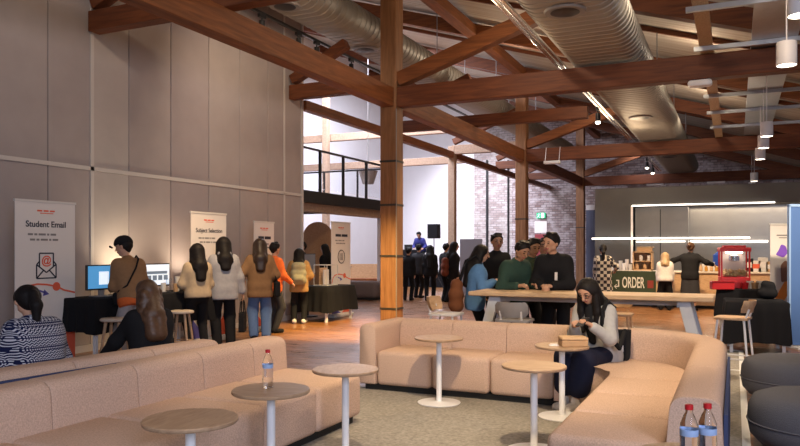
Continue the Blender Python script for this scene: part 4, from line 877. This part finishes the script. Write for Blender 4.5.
mx = nt.nodes.new('ShaderNodeMix'); mx.data_type = 'RGBA'; mx.inputs[6].default_value = (.010, .014, .055, 1); mx.inputs[7].default_value = (.55, .55, .60, 1); nt.links.new(sel, mx.inputs[0]); nt.links.new(mx.outputs[2], b.inputs['Base Color'])
m_chk = cm('check', (.1, .1, .1)); nt, b = nodes(m_chk); tc = nt.nodes.new('ShaderNodeTexCoord'); ck = nt.nodes.new('ShaderNodeTexChecker'); ck.inputs['Scale'].default_value = 13
ck.inputs['Color1'].default_value = (.022, .022, .03, 1); ck.inputs['Color2'].default_value = (.36, .33, .30, 1); nt.links.new(tc.outputs['Object'], ck.inputs['Vector']); nt.links.new(ck.outputs[0], b.inputs['Base Color'])
m_camo = cm('camouflage', (.05, .06, .04)); nt, b = nodes(m_camo); tc = nt.nodes.new('ShaderNodeTexCoord'); nz = nt.nodes.new('ShaderNodeTexNoise'); nz.inputs['Scale'].default_value = 11
r = ramp(nt, [(.42, (.012, .014, .012)), (.5, (.06, .075, .04)), (.58, (.03, .05, .035))]); nt.links.new(tc.outputs['Object'], nz.inputs['Vector']); nt.links.new(nz.outputs['Fac'], r.inputs[0]); nt.links.new(r.outputs[0], b.inputs['Base Color'])

def V3(*a): return np.array(a, float)
def unit(v): return v/max(1e-9, np.linalg.norm(v))
def ik(a, t, l1, l2, hint):
    d = t-a; L = np.linalg.norm(d); mxl = (l1+l2)*.995
    if L > mxl: t = a+d/L*mxl; d = t-a; L = mxl
    x = (l1*l1-l2*l2+L*L)/(2*L); h = math.sqrt(max(0, l1*l1-x*x)); e = d/L; hv = hint-e*(hint@e); return a+e*x+unit(hv)*h, t
def TUFT(hc, hf, hu, hx, s):
    out = []
    for i in range(16):
        a = i*2.4; r_ = .03+.055*((i*.37) % 1); q = hc+hu*.03*s+(hx*math.cos(a)+hf*(math.sin(a)*.9-.15))*r_*s+hu*math.sqrt(max(0, .094**2-r_**2))*s; out.append((q, q+(hx*math.sin(a*1.7)+hf*.6+hu*.35)*.022*s, .016*s, .009*s))
    return out
def person(label, px, z, heading, H=1.66, hip=None, lean=3, side=0, pitch=0, yaw=0, hl=None, hr=None, fl=None, fr=None, top=C_BLK, hem=.10, infl=.022, bottom=C_BLK, legw=.016, skirt=None, hair='long', hairm=None, hlen=.42, shoe=C_BLK, skin=None, vox=.014, seated=False, group=None, collar=None, cap=None, curl=.8, loc=None, elb=None, cuff=.10, world_hands=False, z0=0, eyes=False, hood=False, trouser_end=None):
    infl *= .7; hairm = hairm or HB; skin = skin or SKIN; s = H/1.70
    x, y = W(px, z) if loc is None else loc
    R = math.radians(heading); fw = (-math.sin(R), math.cos(R)); rt = (math.cos(R), math.sin(R))
    def loc_(p):
        if p is None: return None
        if not world_hands: return V3(*p)
        d = (p[0]-x, p[1]-y); return V3(d[0]*rt[0]+d[1]*rt[1], d[0]*fw[0]+d[1]*fw[1], p[2])
    hip = hip if hip is not None else .91*s
    la, sa = math.radians(lean), math.radians(side)
    p = V3(0, 0, hip); u = unit(V3(math.sin(sa), math.sin(la), math.cos(la))); f = unit(V3(0, 1, 0)-u*(u[1])); X = np.cross(f, u)
    n = p+u*.50*s; c2 = p+u*.36*s; wst = p+u*.18*s
    pa = math.radians(lean*.4+pitch); ya = math.radians(yaw)
    hu = unit(V3(math.sin(sa)*.5, math.sin(pa), math.cos(pa))); hf = unit(V3(-math.sin(ya), math.cos(ya), 0)); hf = unit(hf-hu*(hf@hu)); hx = np.cross(hf, hu)
    nt_ = n+unit(u+hu)*.085*s; hc = nt_+hu*.105*s+hf*.018*s
    shL, shR = n-u*.06*s-X*.152*s, n-u*.06*s+X*.152*s
    hl = loc_(hl) if hl is not None else shL+V3(-.05, .05, -.53)*s; hr = loc_(hr) if hr is not None else shR+V3(.05, .05, -.53)*s
    eh = V3(0, -1, -.25) if elb is None else V3(*elb)
    elL, wrL = ik(shL, hl, .285*s, .25*s, eh+V3(-.45, 0, 0)); elR, wrR = ik(shR, hr, .285*s, .25*s, eh+V3(.45, 0, 0))
    hjL, hjR = p+V3(-.085*s, 0, -.02), p+V3(.085*s, 0, -.02)
    fl = loc_(fl) if fl is not None else V3(-.10, .02, 0); fr = loc_(fr) if fr is not None else V3(.10, -.02, 0)
    kh = V3(0, 1, .0) if not seated else V3(0, .6, 1)
    knL, anL = ik(hjL, fl+V3(0, 0, .085), .43*s, .415*s, kh+V3(-.15, 0, 0)); knR, anR = ik(hjR, fr+V3(0, 0, .085), .43*s, .415*s, kh+V3(.15, 0, 0))
    T = lambda a, b, ra, rb: (a, b, ra*s, rb*s)
    fz = hf-hu*.0
    torso = [T(p-X*.065*s, p+X*.065*s, .112, .112), T(wst-X*.05*s, wst+X*.05*s, .098, .098), T(c2-X*.085*s, c2+X*.085*s, .108, .108), T(shL+X*.02, shR-X*.02, .058, .058), T(p, c2, .10, .10)]
    arms = [T(shL, elL, .052, .042), T(elL, wrL, .040, .028), T(shR, elR, .052, .042), T(elR, wrR, .040, .028)]
    legs = [T(hjL, knL, .082, .056), T(knL, anL, .054, .038), T(hjR, knR, .082, .056), T(knR, anR, .054, .038)]
    head = [T(hc+hu*.018*s-hf*.012*s, hc+hu*.022*s+hf*.012*s, .088, .084), T(hc+hf*.028*s, hc+hf*.052*s-hu*.088*s, .066, .030), T(hc-hx*.03*s-hu*.055*s+hf*.015*s, hc+hx*.03*s-hu*.055*s+hf*.015*s, .045, .045), T(hc+hf*.088*s+hu*.012*s, hc+hf*.112*s-hu*.030*s, .010, .015), T(hc-hx*.084*s-hu*.01*s, hc-hx*.088*s-hu*.03*s, .018, .012), T(hc+hx*.084*s-hu*.01*s, hc+hx*.088*s-hu*.03*s, .018, .012), T(hc+hf*.085*s-hu*.06*s-hx*.012*s, hc+hf*.085*s-hu*.06*s+hx*.012*s, .012, .012)]
    neck = [T(n-u*.03*s, hc-hu*.04*s, .055, .048)]
    fist = []
    for sgn, el, wr in ((-1, elL, wrL), (1, elR, wrR)):
        d = unit(wr-el); inn = V3(-sgn, .25, .0) if abs(d[2]) > .6 else V3(-sgn*.5, .1, -.8) ; pn = unit(inn-d*(inn@d)); w_ = np.cross(d, pn)*sgn
        if w_[1] < 0 and abs(d[2]) > .6: w_ = -w_
        k0 = wr+d*.085*s
        for q in (-1.2, -.4, .4, 1.2): fist.append(T(wr+d*.015*s+w_*q*.011*s, k0+w_*q*.017*s, .015, .013))
        for q, ln in ((-1.5, .062), (-.5, .074), (.5, .080), (1.5, .070)):
            b0 = k0+w_*q*.0175*s; m0 = b0+unit(d*math.cos(curl*.6)+pn*math.sin(curl*.6))*ln*.5*s; e0 = m0+unit(d*math.cos(curl*1.6)+pn*math.sin(curl*1.6))*ln*.55*s
            fist += [T(b0, m0, .0095, .009), T(m0, e0, .009, .0075)]
        t0 = wr+d*.03*s+w_*.028*s; t1 = t0+unit(d*.7+w_*.8+pn*.35)*.045*s; fist += [T(t0, t1, .013, .0105), T(t1, t1+unit(d+pn*.6)*.032*s, .0105, .008)]
    feet = []
    for an, ft in ((anL, fl), (anR, fr)):
        td = unit(V3((ft[0])*.6, .45, 0)); feet.append(T(V3(an[0], an[1], an[2]-.05)-td*.03, V3(an[0], an[1], an[2]-.058)+td*.13*s, .034, .026))
    def paint(C):
        o = np.zeros(len(C)); r_ = (C-hc)/s; a, b_, c_ = r_@hx, r_@hf, r_@hu
        o[(np.abs(a) < .024) & (np.abs(c_+.060) < .0085) & (b_ > .06)] = 1; o[(np.abs(np.abs(a)-.033) < .013) & (np.abs(c_-.006) < .0065) & (b_ > .05)] = 2; o[(np.abs(np.abs(a)-.034) < .019) & (np.abs(c_-.032) < .0045) & (b_ > .05)] = 2
        return o
    body = soft('person', torso+arms+legs+neck+head+fist+feet, vox, [skin, LIP, EYE], None, .012, paint=paint, loc=(x, y, z0), rotz=R)
    tag(body, label, 'person', group)
    inf = lambda L, e: [(a, b, ra+e, rb+e) for a, b, ra, rb in L]
    # trousers or skirt
    if skirt is None:
        te = trouser_end; cut = [((0, 0, hip+.10+(.06 if seated else 0)), (0, 0, 1))]
        LG = [T(hjL, knL, .088, .062+legw), T(knL, anL-V3(0, 0, 0), .058+legw, .046+legw), T(hjR, knR, .088, .062+legw), T(knR, anR, .058+legw, .046+legw)]
        if te: LG[1] = T(knL, knL+(anL-knL)*te, .070+legw, .070+legw); LG[3] = T(knR, knR+(anR-knR)*te, .070+legw, .070+legw)
        soft('trousers', inf(torso[:2], .012)+LG, vox, bottom, body, .03, cuts=cut+([((0, 0, .045), (0, 0, -1))] if not te else []))
    else:
        kz = skirt; soft('skirt', [T(p-X*.07, p+X*.07, .13, .13), ((-.07, 0, hip), (-.09, .02, kz), .12, .15), ((.07, 0, hip), (.09, .02, kz), .12, .15)], vox, bottom, body, .05, cuts=[((0, 0, kz), (0, 0, -1)), ((0, 0, hip+.08), (0, 0, 1))])
    # top
    hp = p-u*hem; tp = inf(torso, infl)+[T(hp-X*.07*s, hp+X*.07*s, .115, .115)] if False else inf(torso, infl)+[(hp-X*.075*s, hp+X*.075*s, .112*s+infl, .112*s+infl)]
    wl = wrL-unit(wrL-elL)*cuff*.3; wr2 = wrR-unit(wrR-elR)*cuff*.3
    tp += inf([T(shL, elL, .056, .050), T(elL, wl, .048, .036), T(shR, elR, .056, .050), T(elR, wr2, .048, .036)], infl*.7)
    tp += [T(n-u*.05*s, n+u*.02*s, .075, .068)]
    tp += [(p-X*.06*s, c2-X*.085*s, .105*s+infl, .108*s+infl), (p+X*.06*s, c2+X*.085*s, .105*s+infl, .108*s+infl)]
    soft('jacket', tp, vox, top, body, .045, cuts=[(hp-u*.055, -u), (n+u*.055*s, u)])
    if hood: soft('hood', [T(n-f*.07*s-X*.05+u*.03, n-f*.07*s+X*.05+u*.03, .06, .06), T(n-f*.09*s-u*.03, n-f*.10*s-u*.06, .06, .04)], vox, top, body, .03)
    if collar is not None: soft('scarf', [T(n-X*.045*s+u*.03, n+X*.045*s+u*.03, .07, .07), T(n+f*.06*s, c2+f*.10*s, .055, .065), T(c2+f*.10*s, wst+f*.095*s, .065, .06)], vox, collar, body, .03)
    for an, ft in ((anL, fl), (anR, fr)):
        td = unit(V3(ft[0]*.6, .45, 0)); b0 = V3(an[0], an[1], an[2]-.04)-td*.035; e0 = V3(an[0], an[1], an[2]-.052)+td*.14*s
        soft('shoe', [T(b0, e0, .048, .042), T(b0, V3(an[0], an[1], an[2]+.015), .05, .045)], vox*.8, shoe, body, .02, cuts=[((0, 0, an[2]-.085), (0, 0, -1))])
    # hair
    fc = hc+hf*.105*s-hu*.040*s; face = [(fc+hu*.040*s, fc-hu*.06*s, .080*s, .080*s)]
    cap_ = [T(hc+hu*.024*s-hf*.02*s, hc+hu*.026*s+hf*.002*s, .099, .094)]
    if hair == 'short': soft('hair', [T(hc+hu*.024*s-hf*.02*s, hc+hu*.03*s+hf*.006*s, .098, .094), T(hc-hf*.045*s, hc-hf*.04*s-hu*.045*s, .07, .05)]+TUFT(hc, hf, hu, hx, s), min(vox*.8, .011), hairm, body, .02, cuts=[(hc-hu*.015*s+hf*.01, unit(-hu*.6+hf*.8))], subs=face+[(hc+hf*.11*s+hu*.02*s, hc+hf*.105*s-hu*.02*s, .068*s, .075*s)])
    elif hair in ('long', 'wavy'):
        bo = .105+infl; be = n-f*(bo+.02)*s-u*(hlen-.12)*s; nm_ = n-f*bo*s-u*.03*s; e1 = .05 if hair == 'long' else .075
        st = cap_+[T(hc-hf*.035*s, hc-hf*.06*s-hu*.11*s, .093, .085), T(hc-hf*.055*s-hu*.08*s, nm_, .088, .075), T(nm_-X*.045*s, be-X*.03*s, .06, e1), T(nm_+X*.045*s, be+X*.03*s, .06, e1)]
        for q in (-1, 1): st += [T(hc+hx*q*.072*s-hf*.01*s, n+X*q*.085*s+u*.0*s-f*.02*s, .042, .045), T(n+X*q*.085*s-f*.04*s, n+X*q*.085*s-f*bo*s-u*.08, .045, .035)]
        if hair == 'wavy':
            for k in range(16): a = k*1.3; q = hc-hu*(.0+.016*k)*s; st.append(T(q+hx*.11*math.cos(a)*s-hf*(.04+.05*abs(math.sin(a)))*s, q+hx*.105*math.cos(a)*s-hf*(.05+.05*abs(math.sin(a)))*s-hu*.05, .04, .03))
        soft('hair', st, vox*.8, hairm, body, .045 if hair == 'long' else .015, subs=face+[(n+f*.09+u*.1, n+f*.12-u*.2, .09, .09)])
    elif hair in ('pony', 'bun'):
        st = cap_+[T(hc-hf*.04*s, hc-hf*.05*s-hu*.03*s, .09, .075)]
        if hair == 'pony': q = hc-hf*.125*s+hu*.01*s; st += [T(q, q-hf*.02*s-u*.10*s, .035, .045), T(q-hf*.02*s-u*.10*s, q+hf*.02*s-u*hlen*s, .045, .022)]
        else: st += [T(hc-hf*.12*s+hu*.03, hc-hf*.13*s+hu*.03, .045, .045)]
        soft('hair', st, vox*.8, hairm, body, .02, subs=face)
    if cap is not None: soft('cap', [T(hc+hu*.045*s-hf*.015*s, hc+hu*.05*s+hf*.01*s, .110, .106), T(hc+hu*.045*s+hf*.08*s-hx*.04*s, hc+hu*.045*s+hf*.08*s+hx*.04*s, .02, .02), T(hc+hu*.035*s+hf*.165*s-hx*.035*s, hc+hu*.03*s+hf*.165*s+hx*.035*s, .016, .016)], vox*.8, cap, body, .03, cuts=[(hc+hu*.025*s, -hu)])
    inv = lambda q: Matrix.Translation((x, y, z0)) @ Matrix.Rotation(R, 4, 'Z') @ Vector(q)
    return body, dict(s=s, n=n, u=u, f=f, X=X, hc=hc, hf=hf, hu=hu, hx=hx, wrL=wrL, wrR=wrR, elL=elL, elR=elR, p=p, shL=shL, shR=shR, c2=c2, w=inv, R=R)
def strap(name, pts, r, m, parent, k=6): return build(name, tube(NB(), pts, r, k), m, parent, smooth=True)

# --- the seated woman in the middle of the picture
hipx, hipy = W(602, 7.02)
ph = W(582.5, 6.57); phz = HZ(322, 6.57)
pw = []
wl = W(586.5, 6.60); wr_ = W(578.5, 6.66)
body, k = person('seated woman with glasses, long black hair and pale grey jacket looking at her phone', 602, 7.02, 160, H=1.63, hip=.515, lean=20, pitch=26, seated=True, loc=(hipx, hipy), world_hands=True,
    hl=(*W(591.5, 6.60), HZ(326, 6.6)), hr=(*W(574.5, 6.72), HZ(326, 6.7)), fl=(*W(575, 6.72), 0), fr=(*W(566, 6.80), 0), top=cm('jacket_grey', (.40, .40, .40)), hem=.06, infl=.026, bottom=C_NAVY, legw=.05, trouser_end=.62, hair='long', hlen=.52, shoe=C_WHITE, vox=.0075, collar=C_BLK, curl=1.0, eyes=True, elb=(0, -.5, -.9), skin=SKIN)
gl = NB(); hc, hf, hu, hx, s = k['hc'], k['hf'], k['hu'], k['hx'], k['s']
for q in (-1, 1):
    c = hc+hx*q*.034*s+hf*.098*s+hu*.002*s; tube(gl, [c+hx*.026*math.cos(a)+hu*.022*math.sin(a) for a in np.linspace(0, 2*math.pi, 17)], .0022, 6); tube(gl, [c+hx*q*.026, hc+hx*q*.088*s+hf*.0+hu*.005], .002, 6)
tube(gl, [hc-hx*.009+hf*.100*s+hu*.004, hc+hx*.009+hf*.100*s+hu*.004], .0022, 6); build('glasses', gl, M_black, body, smooth=True)
n, X, f, u = k['n'], k['X'], k['f'], k['u']
for q in (-1, 1): soft('hair_lock', [(hc+hx*q*.078*s-hu*.01, n+X*q*.085+f*.085-u*.02, .038, .038), (n+X*q*.085+f*.085-u*.02, n+X*q*.07+f*.15-u*.20, .038, .024)], .008, HB, body, .02)
o = thing('smartphone', 'dark smartphone held by the seated woman in both hands', 'phone', (ph[0], ph[1], phz), math.radians(160)); 
build('case', box(NB(), (0, 0, 0), (.075, .15, .009), .004, 2, Matrix.Rotation(math.radians(-28), 3, 'X')), M_black, o); build('screen', box(NB(), (0, -.002, .005), (.066, .138, .002), 0, 1, Matrix.Rotation(math.radians(-28), 3, 'X')), M_grey, o)
# her tote bag
bx, by = W(614, 7.0); o = thing('tote_bag', 'black tote bag with white print hanging from the seated woman\'s shoulder', 'bag', (bx, by, .43), math.radians(160+25))
build('pouch', plate(NB(), rounded([(-.15, .0), (.15, .0), (.16, .30), (-.16, .30)], [.05, .05, .01, .01], 4), -.035, .035), C_BLK, o)
bm = NB(); [addb(bm, (-.09+.05*i, .036, .09+.035*(i % 2)), (-.055+.05*i, .039, .15+.03*(i % 2))) for i in range(4)]; build('white_print', bm, M_banner, o)
shw = k['w'](k['shL']+k['u']*.075); Mi = Matrix.Translation((bx, by, .43)) @ Matrix.Rotation(math.radians(185), 4, 'Z'); sl = Mi.inverted() @ shw
LL = lambda q: tuple(Mi.inverted() @ k['w'](q)); sh_, f_, u_, X_ = k['shL'], k['f'], k['u'], k['X']
strap('strap', [(-.1, .0, .29), LL(k['p']+f_*.13-X_*.27+u_*.12), LL(k['c2']+f_*.155-X_*.18-u_*.06), LL(sh_+f_*.135-u_*.06), LL(sh_+f_*.09+u_*.05), LL(sh_-f_*.01+u_*.105), LL(sh_-f_*.12+u_*.0), (.1, -.0, .29)], .024, C_BLK, o)

# --- two women on the rear sofa
person('woman in navy and white patterned sweater with black ponytail, seated at far left', 40, 5.42, 78, H=1.62, hip=.49, lean=15, pitch=16, seated=True, hl=(-.16, .34, .62), hr=(.16, .34, .62), fl=(-.14, .62, 0), fr=(.12, .66, 0), top=m_jac, hem=.08, infl=.045, bottom=C_CHAR, hair='pony', hlen=.26, vox=.010, collar=None, shoe=C_WHITE)
person('woman in black with wavy brown hair seated beside the patterned sweater', 152, 6.30, 66, H=1.57, hip=.50, lean=9, pitch=6, yaw=20, seated=True, hl=(-.32, .40, .50), hr=(.14, .36, .58), fl=(-.14, .62, 0), fr=(.12, .66, 0), top=C_BLK, hem=.08, infl=.03, bottom=C_BLK, hair='wavy', hairm=HBR, hlen=.34, vox=.010)

# --- along the kiosks
x, y = W(134, 10.0)
body, k = person('person in tan jacket, black cap and grey trousers stooping at the monitors', 134, 9.25, 75, H=1.68, lean=19, pitch=10, yaw=40, hl=(-.10, .38, 1.0), hr=(.2, .40, .97), top=C_TAN, hem=.02, infl=.032, bottom=C_LT, legw=.03, hair='short', cap=C_BLK, vox=.013, collar=None, shoe=C_WHITE)
soft('shirt_hem', [(k['p']-k['X']*.08-k['u']*.05, k['p']+k['X']*.08-k['u']*.05, .140, .140)], .013, C_ORG, body, .03, cuts=[(k['p']-k['u']*.12, -k['u']), (k['p']+k['u']*.03, k['u'])])
x_, f_, u_, p_ = k['X'], k['f'], k['u'], k['p']
o = thing('shoulder_bag', 'small black shoulder bag worn by the person in the tan jacket', 'bag', k['w'](p_-x_*.12+f_*.13), k['R']); build('pouch', boxb((-.09, -.05, -.07), (.09, .05, .1), .03, 3), C_BLK, o, smooth=True)
Wi = o.matrix_basis.inverted() if False else (Matrix.Translation(k['w'](p_-x_*.12+f_*.13)) @ Matrix.Rotation(k['R'], 4, 'Z')).inverted()
bp_ = [Wi @ k['w'](q) for q in (p_-x_*.12+f_*.16, p_-x_*.20+u_*.08, p_-x_*.14-f_*.13+u_*.12, k['c2']-f_*.165-u_*.02, k['n']+x_*.07-f_*.145-u_*.03, k['n']+x_*.12-f_*.03+u_*.05, k['n']+x_*.10+f_*.10-u_*.02, k['c2']+f_*.16, p_-x_*.1+f_*.18)]
strap('strap', bp_, .012, C_BLK, o)
person('woman in cream top and black trousers with long black hair by the Subject Selection banner', 198, 10.4, 62, H=1.58, lean=3, top=C_CREAM, hem=-.02, infl=.02, bottom=C_BLK, legw=.014, hair='long', hlen=.36, hr=(.12, .26, .98), hl=(-.16, .25, .98), vox=.013)
body, k = person('woman in pale grey jacket and black trousers with long black hair, seen from behind', 224, 11.15, 50, H=1.69, lean=3, top=C_GREY, hem=.12, infl=.05, bottom=C_BLK, legw=.03, hair='long', hlen=.30, hr=(.30, .02, .80), hl=(-.2, .28, 1.0), vox=.013, hood=True)
hw_ = k['w'](k['wrR']+V3(0, 0, -.09)); o = thing('tote_bag', 'black tote bag hanging from the hand of the woman in the pale grey jacket', 'bag', (hw_.x, hw_.y, hw_.z-.52), k['R']+1.2)
build('pouch', plate(NB(), rounded([(-.15, 0), (.15, 0), (.14, .30), (-.14, .30)], [.04, .04, .01, .01], 4), -.04, .04), C_BLK, o)
for q in (-.02, .02): strap('handle', [(-.09, q*1.5, .29), (-.06, q, .46), (0, q*.5, .525), (.06, q, .46), (.09, q*1.5, .29)], .009, C_BLK, o)
body, k = person('woman in brown jacket and blue jeans with long dark hair, seen from behind', 260, 12.1, 40, H=1.68, lean=3, top=C_BRN, hem=.14, infl=.045, bottom=C_JEAN, legw=.035, hair='long', hlen=.34, hl=(-.28, .18, 1.02), hr=(.22, .2, .98), vox=.013, hairm=mat('hair_dark_brown', (.022, .011, .007), .42, bump=.4, scale=60))
sw_ = k['w'](k['shR']-k['u']*.5+k['X']*.13); o = thing('shoulder_bag', 'black shoulder bag at the side of the woman in the brown jacket', 'bag', (sw_.x, sw_.y, sw_.z-.12), k['R']+1.57); build('pouch', boxb((-.14, -.05, 0), (.14, .05, .26), .03, 3), C_BLK, o, smooth=True)
Mi = (Matrix.Translation((sw_.x, sw_.y, sw_.z-.12)) @ Matrix.Rotation(k['R']+1.57, 4, 'Z')).inverted(); tp_ = Mi @ k['w'](k['shR']+k['u']*.09)
strap('strap', [(-.11, 0, .25), (tp_.x-.06, tp_.y, tp_.z-.10), (tp_.x, tp_.y, tp_.z+.01), (tp_.x+.06, tp_.y, tp_.z-.10), (.11, 0, .25)], .012, C_BLK, o)
person('person in orange top with dark hair behind the woman in the brown jacket', 273, 13.1, -20, H=1.62, lean=3, top=C_ORG, hem=.08, infl=.03, bottom=C_CHAR, hair='short', vox=.015, hr=(.15, .3, .9))
body, k = person('child sized girl in mustard jacket carrying a pale backpack near the partition end', 299, 14.7, 30, H=1.52, lean=4, top=C_YEL, hem=.12, infl=.04, bottom=C_BLK, hair='long', hlen=.16, shoe=C_WHITE, vox=.014, hl=(-.2, .25, .9), hr=(.2, .25, .9))
bw = k['w'](k['c2']-k['f']*.23-k['u']*.12); o = thing('backpack', 'pale sage backpack on the girl in the mustard jacket', 'backpack', bw, k['R'])
soft('pack', [(V3(-.08, 0, -.14), V3(.08, 0, -.14), .09, .09), (V3(-.075, .01, .0), V3(.075, .01, .0), .09, .09), (V3(-.06, .01, .14), V3(.06, .01, .14), .085, .085), (V3(-.05, -.08, -.1), V3(.05, -.08, -.1), .06, .06)], .013, C_GRNS, o, .05)
for q in (-1, 1): strap('strap', [(q*.08, .06, .18), (q*.09, .16, .22), (q*.10, .30, .14), (q*.10, .31, 0)], .016, C_BLK, o)
person('person in black behind the dark display screen under the mezzanine', 304, 17.6, 150, H=1.68, top=C_BLK, hair='short', vox=.018); person('person in black standing left of the round icon banner', 326, 18.6, 100, H=1.64, top=C_BLK, hair='long', vox=.018)

# --- far group by the end wall
person('person in black with short hair at the left of the far group', 408, 21.5, 10, H=1.56, top=C_BLK, bottom=C_BLK, hair='short', vox=.02)
person('person in dark jacket facing away in the far group, second from left', 418, 22.6, -10, H=1.66, top=C_CHAR, bottom=C_BLK, hair='short', vox=.02, infl=.03)
person('woman in black with long hair in the far group, right of the dark jacket', 430, 21.2, 20, H=1.63, top=C_BLK, bottom=C_BLK, hair='long', hlen=.5, vox=.02)
person('person in blue shirt bending over the black desk on the stage', 421, 30.2, 190, H=1.72, lean=32, pitch=20, top=C_DBLU, bottom=C_BLK, hair='short', vox=.022, z0=.62, hl=(-.2, .45, .95), hr=(.2, .45, .95), infl=.03)
person('person in black with short hair beside the slim post', 445, 20.8, -30, H=1.67, top=C_BLK, bottom=C_BLK, hair='short', vox=.02, infl=.03)
body, k = person('woman in black with long hair wearing a rust backpack', 453, 18.6, -60, H=1.70, top=C_BLK, bottom=C_BLK, hair='long', hlen=.45, vox=.018, infl=.04)
bw = k['w'](k['c2']-k['f']*.22-k['u']*.2); o = thing('backpack', 'rust brown backpack on the woman in black right of the far group', 'backpack', bw, k['R']); soft('pack', [(V3(-.08, 0, -.16), V3(.08, 0, -.16), .10, .10), (V3(-.08, 0, 0), V3(.08, 0, 0), .10, .10), (V3(-.06, .01, .14), V3(.06, .01, .14), .09, .09)], .016, C_RUST, o, .05)
for q in (-1, 1): strap('strap', [(q*.08, .06, .18), (q*.09, .2, .24), (q*.10, .34, .12)], .016, C_BLK, o)

# --- around the tall table
body, k = person('woman in blue shirt with long dark hair left of the tall table', 475, 9.6, -65, H=1.56, lean=5, pitch=12, top=C_BLUE, hem=.08, infl=.03, bottom=C_BLK, hair='long', hlen=.40, hl=(-.12, .28, 1.08), hr=(.13, .26, 1.08), vox=.012)
bw = k['w'](k['p']-k['f']*.26+k['u']*.05); o = thing('backpack', 'brown backpack hanging behind the woman in the blue shirt', 'backpack', bw, k['R']); soft('pack', [(V3(-.07, 0, -.14), V3(.07, 0, -.14), .10, .10), (V3(-.07, 0, 0), V3(.07, 0, 0), .10, .10), (V3(-.05, .01, .13), V3(.05, .01, .13), .08, .08)], .013, cm('pack_brown', (.19, .07, .03)), o, .05)
for q in (-1, 1): strap('strap', [(q*.07, .05, .18), (q*.10, .14, .45), (q*.11, .26, .52), (q*.11, .33, .40)], .015, C_BLK, o)
person('man with beard in black standing tall behind the woman in blue', 496, 11.4, 215, H=1.74, lean=2, pitch=4, top=C_BLK, bottom=C_BLK, hair='short', skin=SKIN2, vox=.014, infl=.03)
person('man in dark green jacket leaning over the tall table, head bowed', 508, 9.42, 235, H=1.66, lean=22, pitch=22, top=C_GRN, hem=.06, infl=.035, bottom=C_BLK, hair='short', vox=.011, hl=(-.10, .42, 1.05), hr=(.16, .40, 1.05), skin=SKIN2)
person('man in camouflage shirt at the tall table between the green and black jackets', 527, 10.0, 225, H=1.66, lean=13, pitch=12, top=m_camo, hem=.06, infl=.03, bottom=C_BLK, hair='short', vox=.011, hl=(-.14, .40, 1.05), hr=(.14, .40, 1.05), skin=SKIN2)
person('person with a grey coat standing behind the men at the tall table', 543, 11.2, 205, H=1.66, top=C_KHAK, bottom=C_BLK, hair='short', skin=SKIN2, vox=.014, infl=.04)
body, k = person('man in black jacket leaning on the tall table, talking to the men', 557, 9.28, 178, H=1.74, lean=20, pitch=6, yaw=-28, top=C_BLK, hem=.10, infl=.045, bottom=C_BLK, hair='short', vox=.010, hl=(-.05, .40, 1.055), hr=(.08, .40, 1.055), skin=SKIN, eyes=True, elb=(0, -.3, -.6))
build('lanyard_card', box(NB(), k['c2']+k['f']*.175-k['u']*.05+k['X']*-.06, (.035, .006, .10)), M_banner, body)

# --- at the counter
person('woman in checked dress with black ponytail at the counter sign', 603, 17.4, 15, H=1.62, top=m_chk, hem=.10, infl=.025, bottom=m_chk, skirt=.5, hair='pony', hlen=.42, vox=.016, hr=(.3, .15, 1.0))
person('woman in white top and black trousers with blonde hair at the counter', 665, 17.95, 5, H=1.42, hip=.77, lean=6, top=C_WHITE, hem=.0, infl=.035, bottom=C_BLK, legw=.05, hair='long', hairm=HBL, hlen=.18, vox=.016)
person('person in black dress and apron reaching out at the counter', 690, 17.75, -12, H=1.68, lean=5, top=C_BLK, hem=.08, infl=.035, bottom=C_CHAR, skirt=.35, hair='bun', hairm=HBR, vox=.016, hl=(-.48, .22, 1.22), hr=(.48, .24, 1.14))
# ============================================================ sub-parts: pieces that belong to one part of their thing
SUBS = {'panel': ('title_lettering', 'logo', 'small_print', 'envelope_icon', 'at_symbol', 'red_curve', 'red_dot', 'purple_arrow', 'swoosh', 'ring_icon', 'bar_icon', 'purple_shape', 'portrait', 'orange_shape', 'label_strip'),
        'board': ('lettering', 'arrow', 'red_square'), 'lamp_head': ('lens', 'bulb'), 'vessel': ('cap', 'label_wrap'), 'cushion': ('seam',), 'bezel': ('screen', 'panel'), 'housing': ('door_symbol', 'running_figure'),
        'pouch': ('white_print', 'handle'), 'crate_frame': ('jar',), 'base_box': ('lettering',), 'screen': ('screen_window',), 'label_wrap': ('label_band',), 'wire_frame': ('leaflet',), 'shade': ('diffuser',), 'carton': ('front_label',), 'carton_box': ('flap',)}
base = lambda o: o.name.split('.')[0]
for root in [o for o in COL.objects if o.parent is None and o.children]:
    kids = list(root.children)
    for host, names in SUBS.items():
        hs = [k for k in kids if base(k) == host]
        if not hs: continue
        for k in kids:
            if base(k) in names and k.parent is root: k.parent = hs[0]
for o in [o for o in COL.objects if base(o) == 'label_band']: pass
bpy.context.view_layer.update()
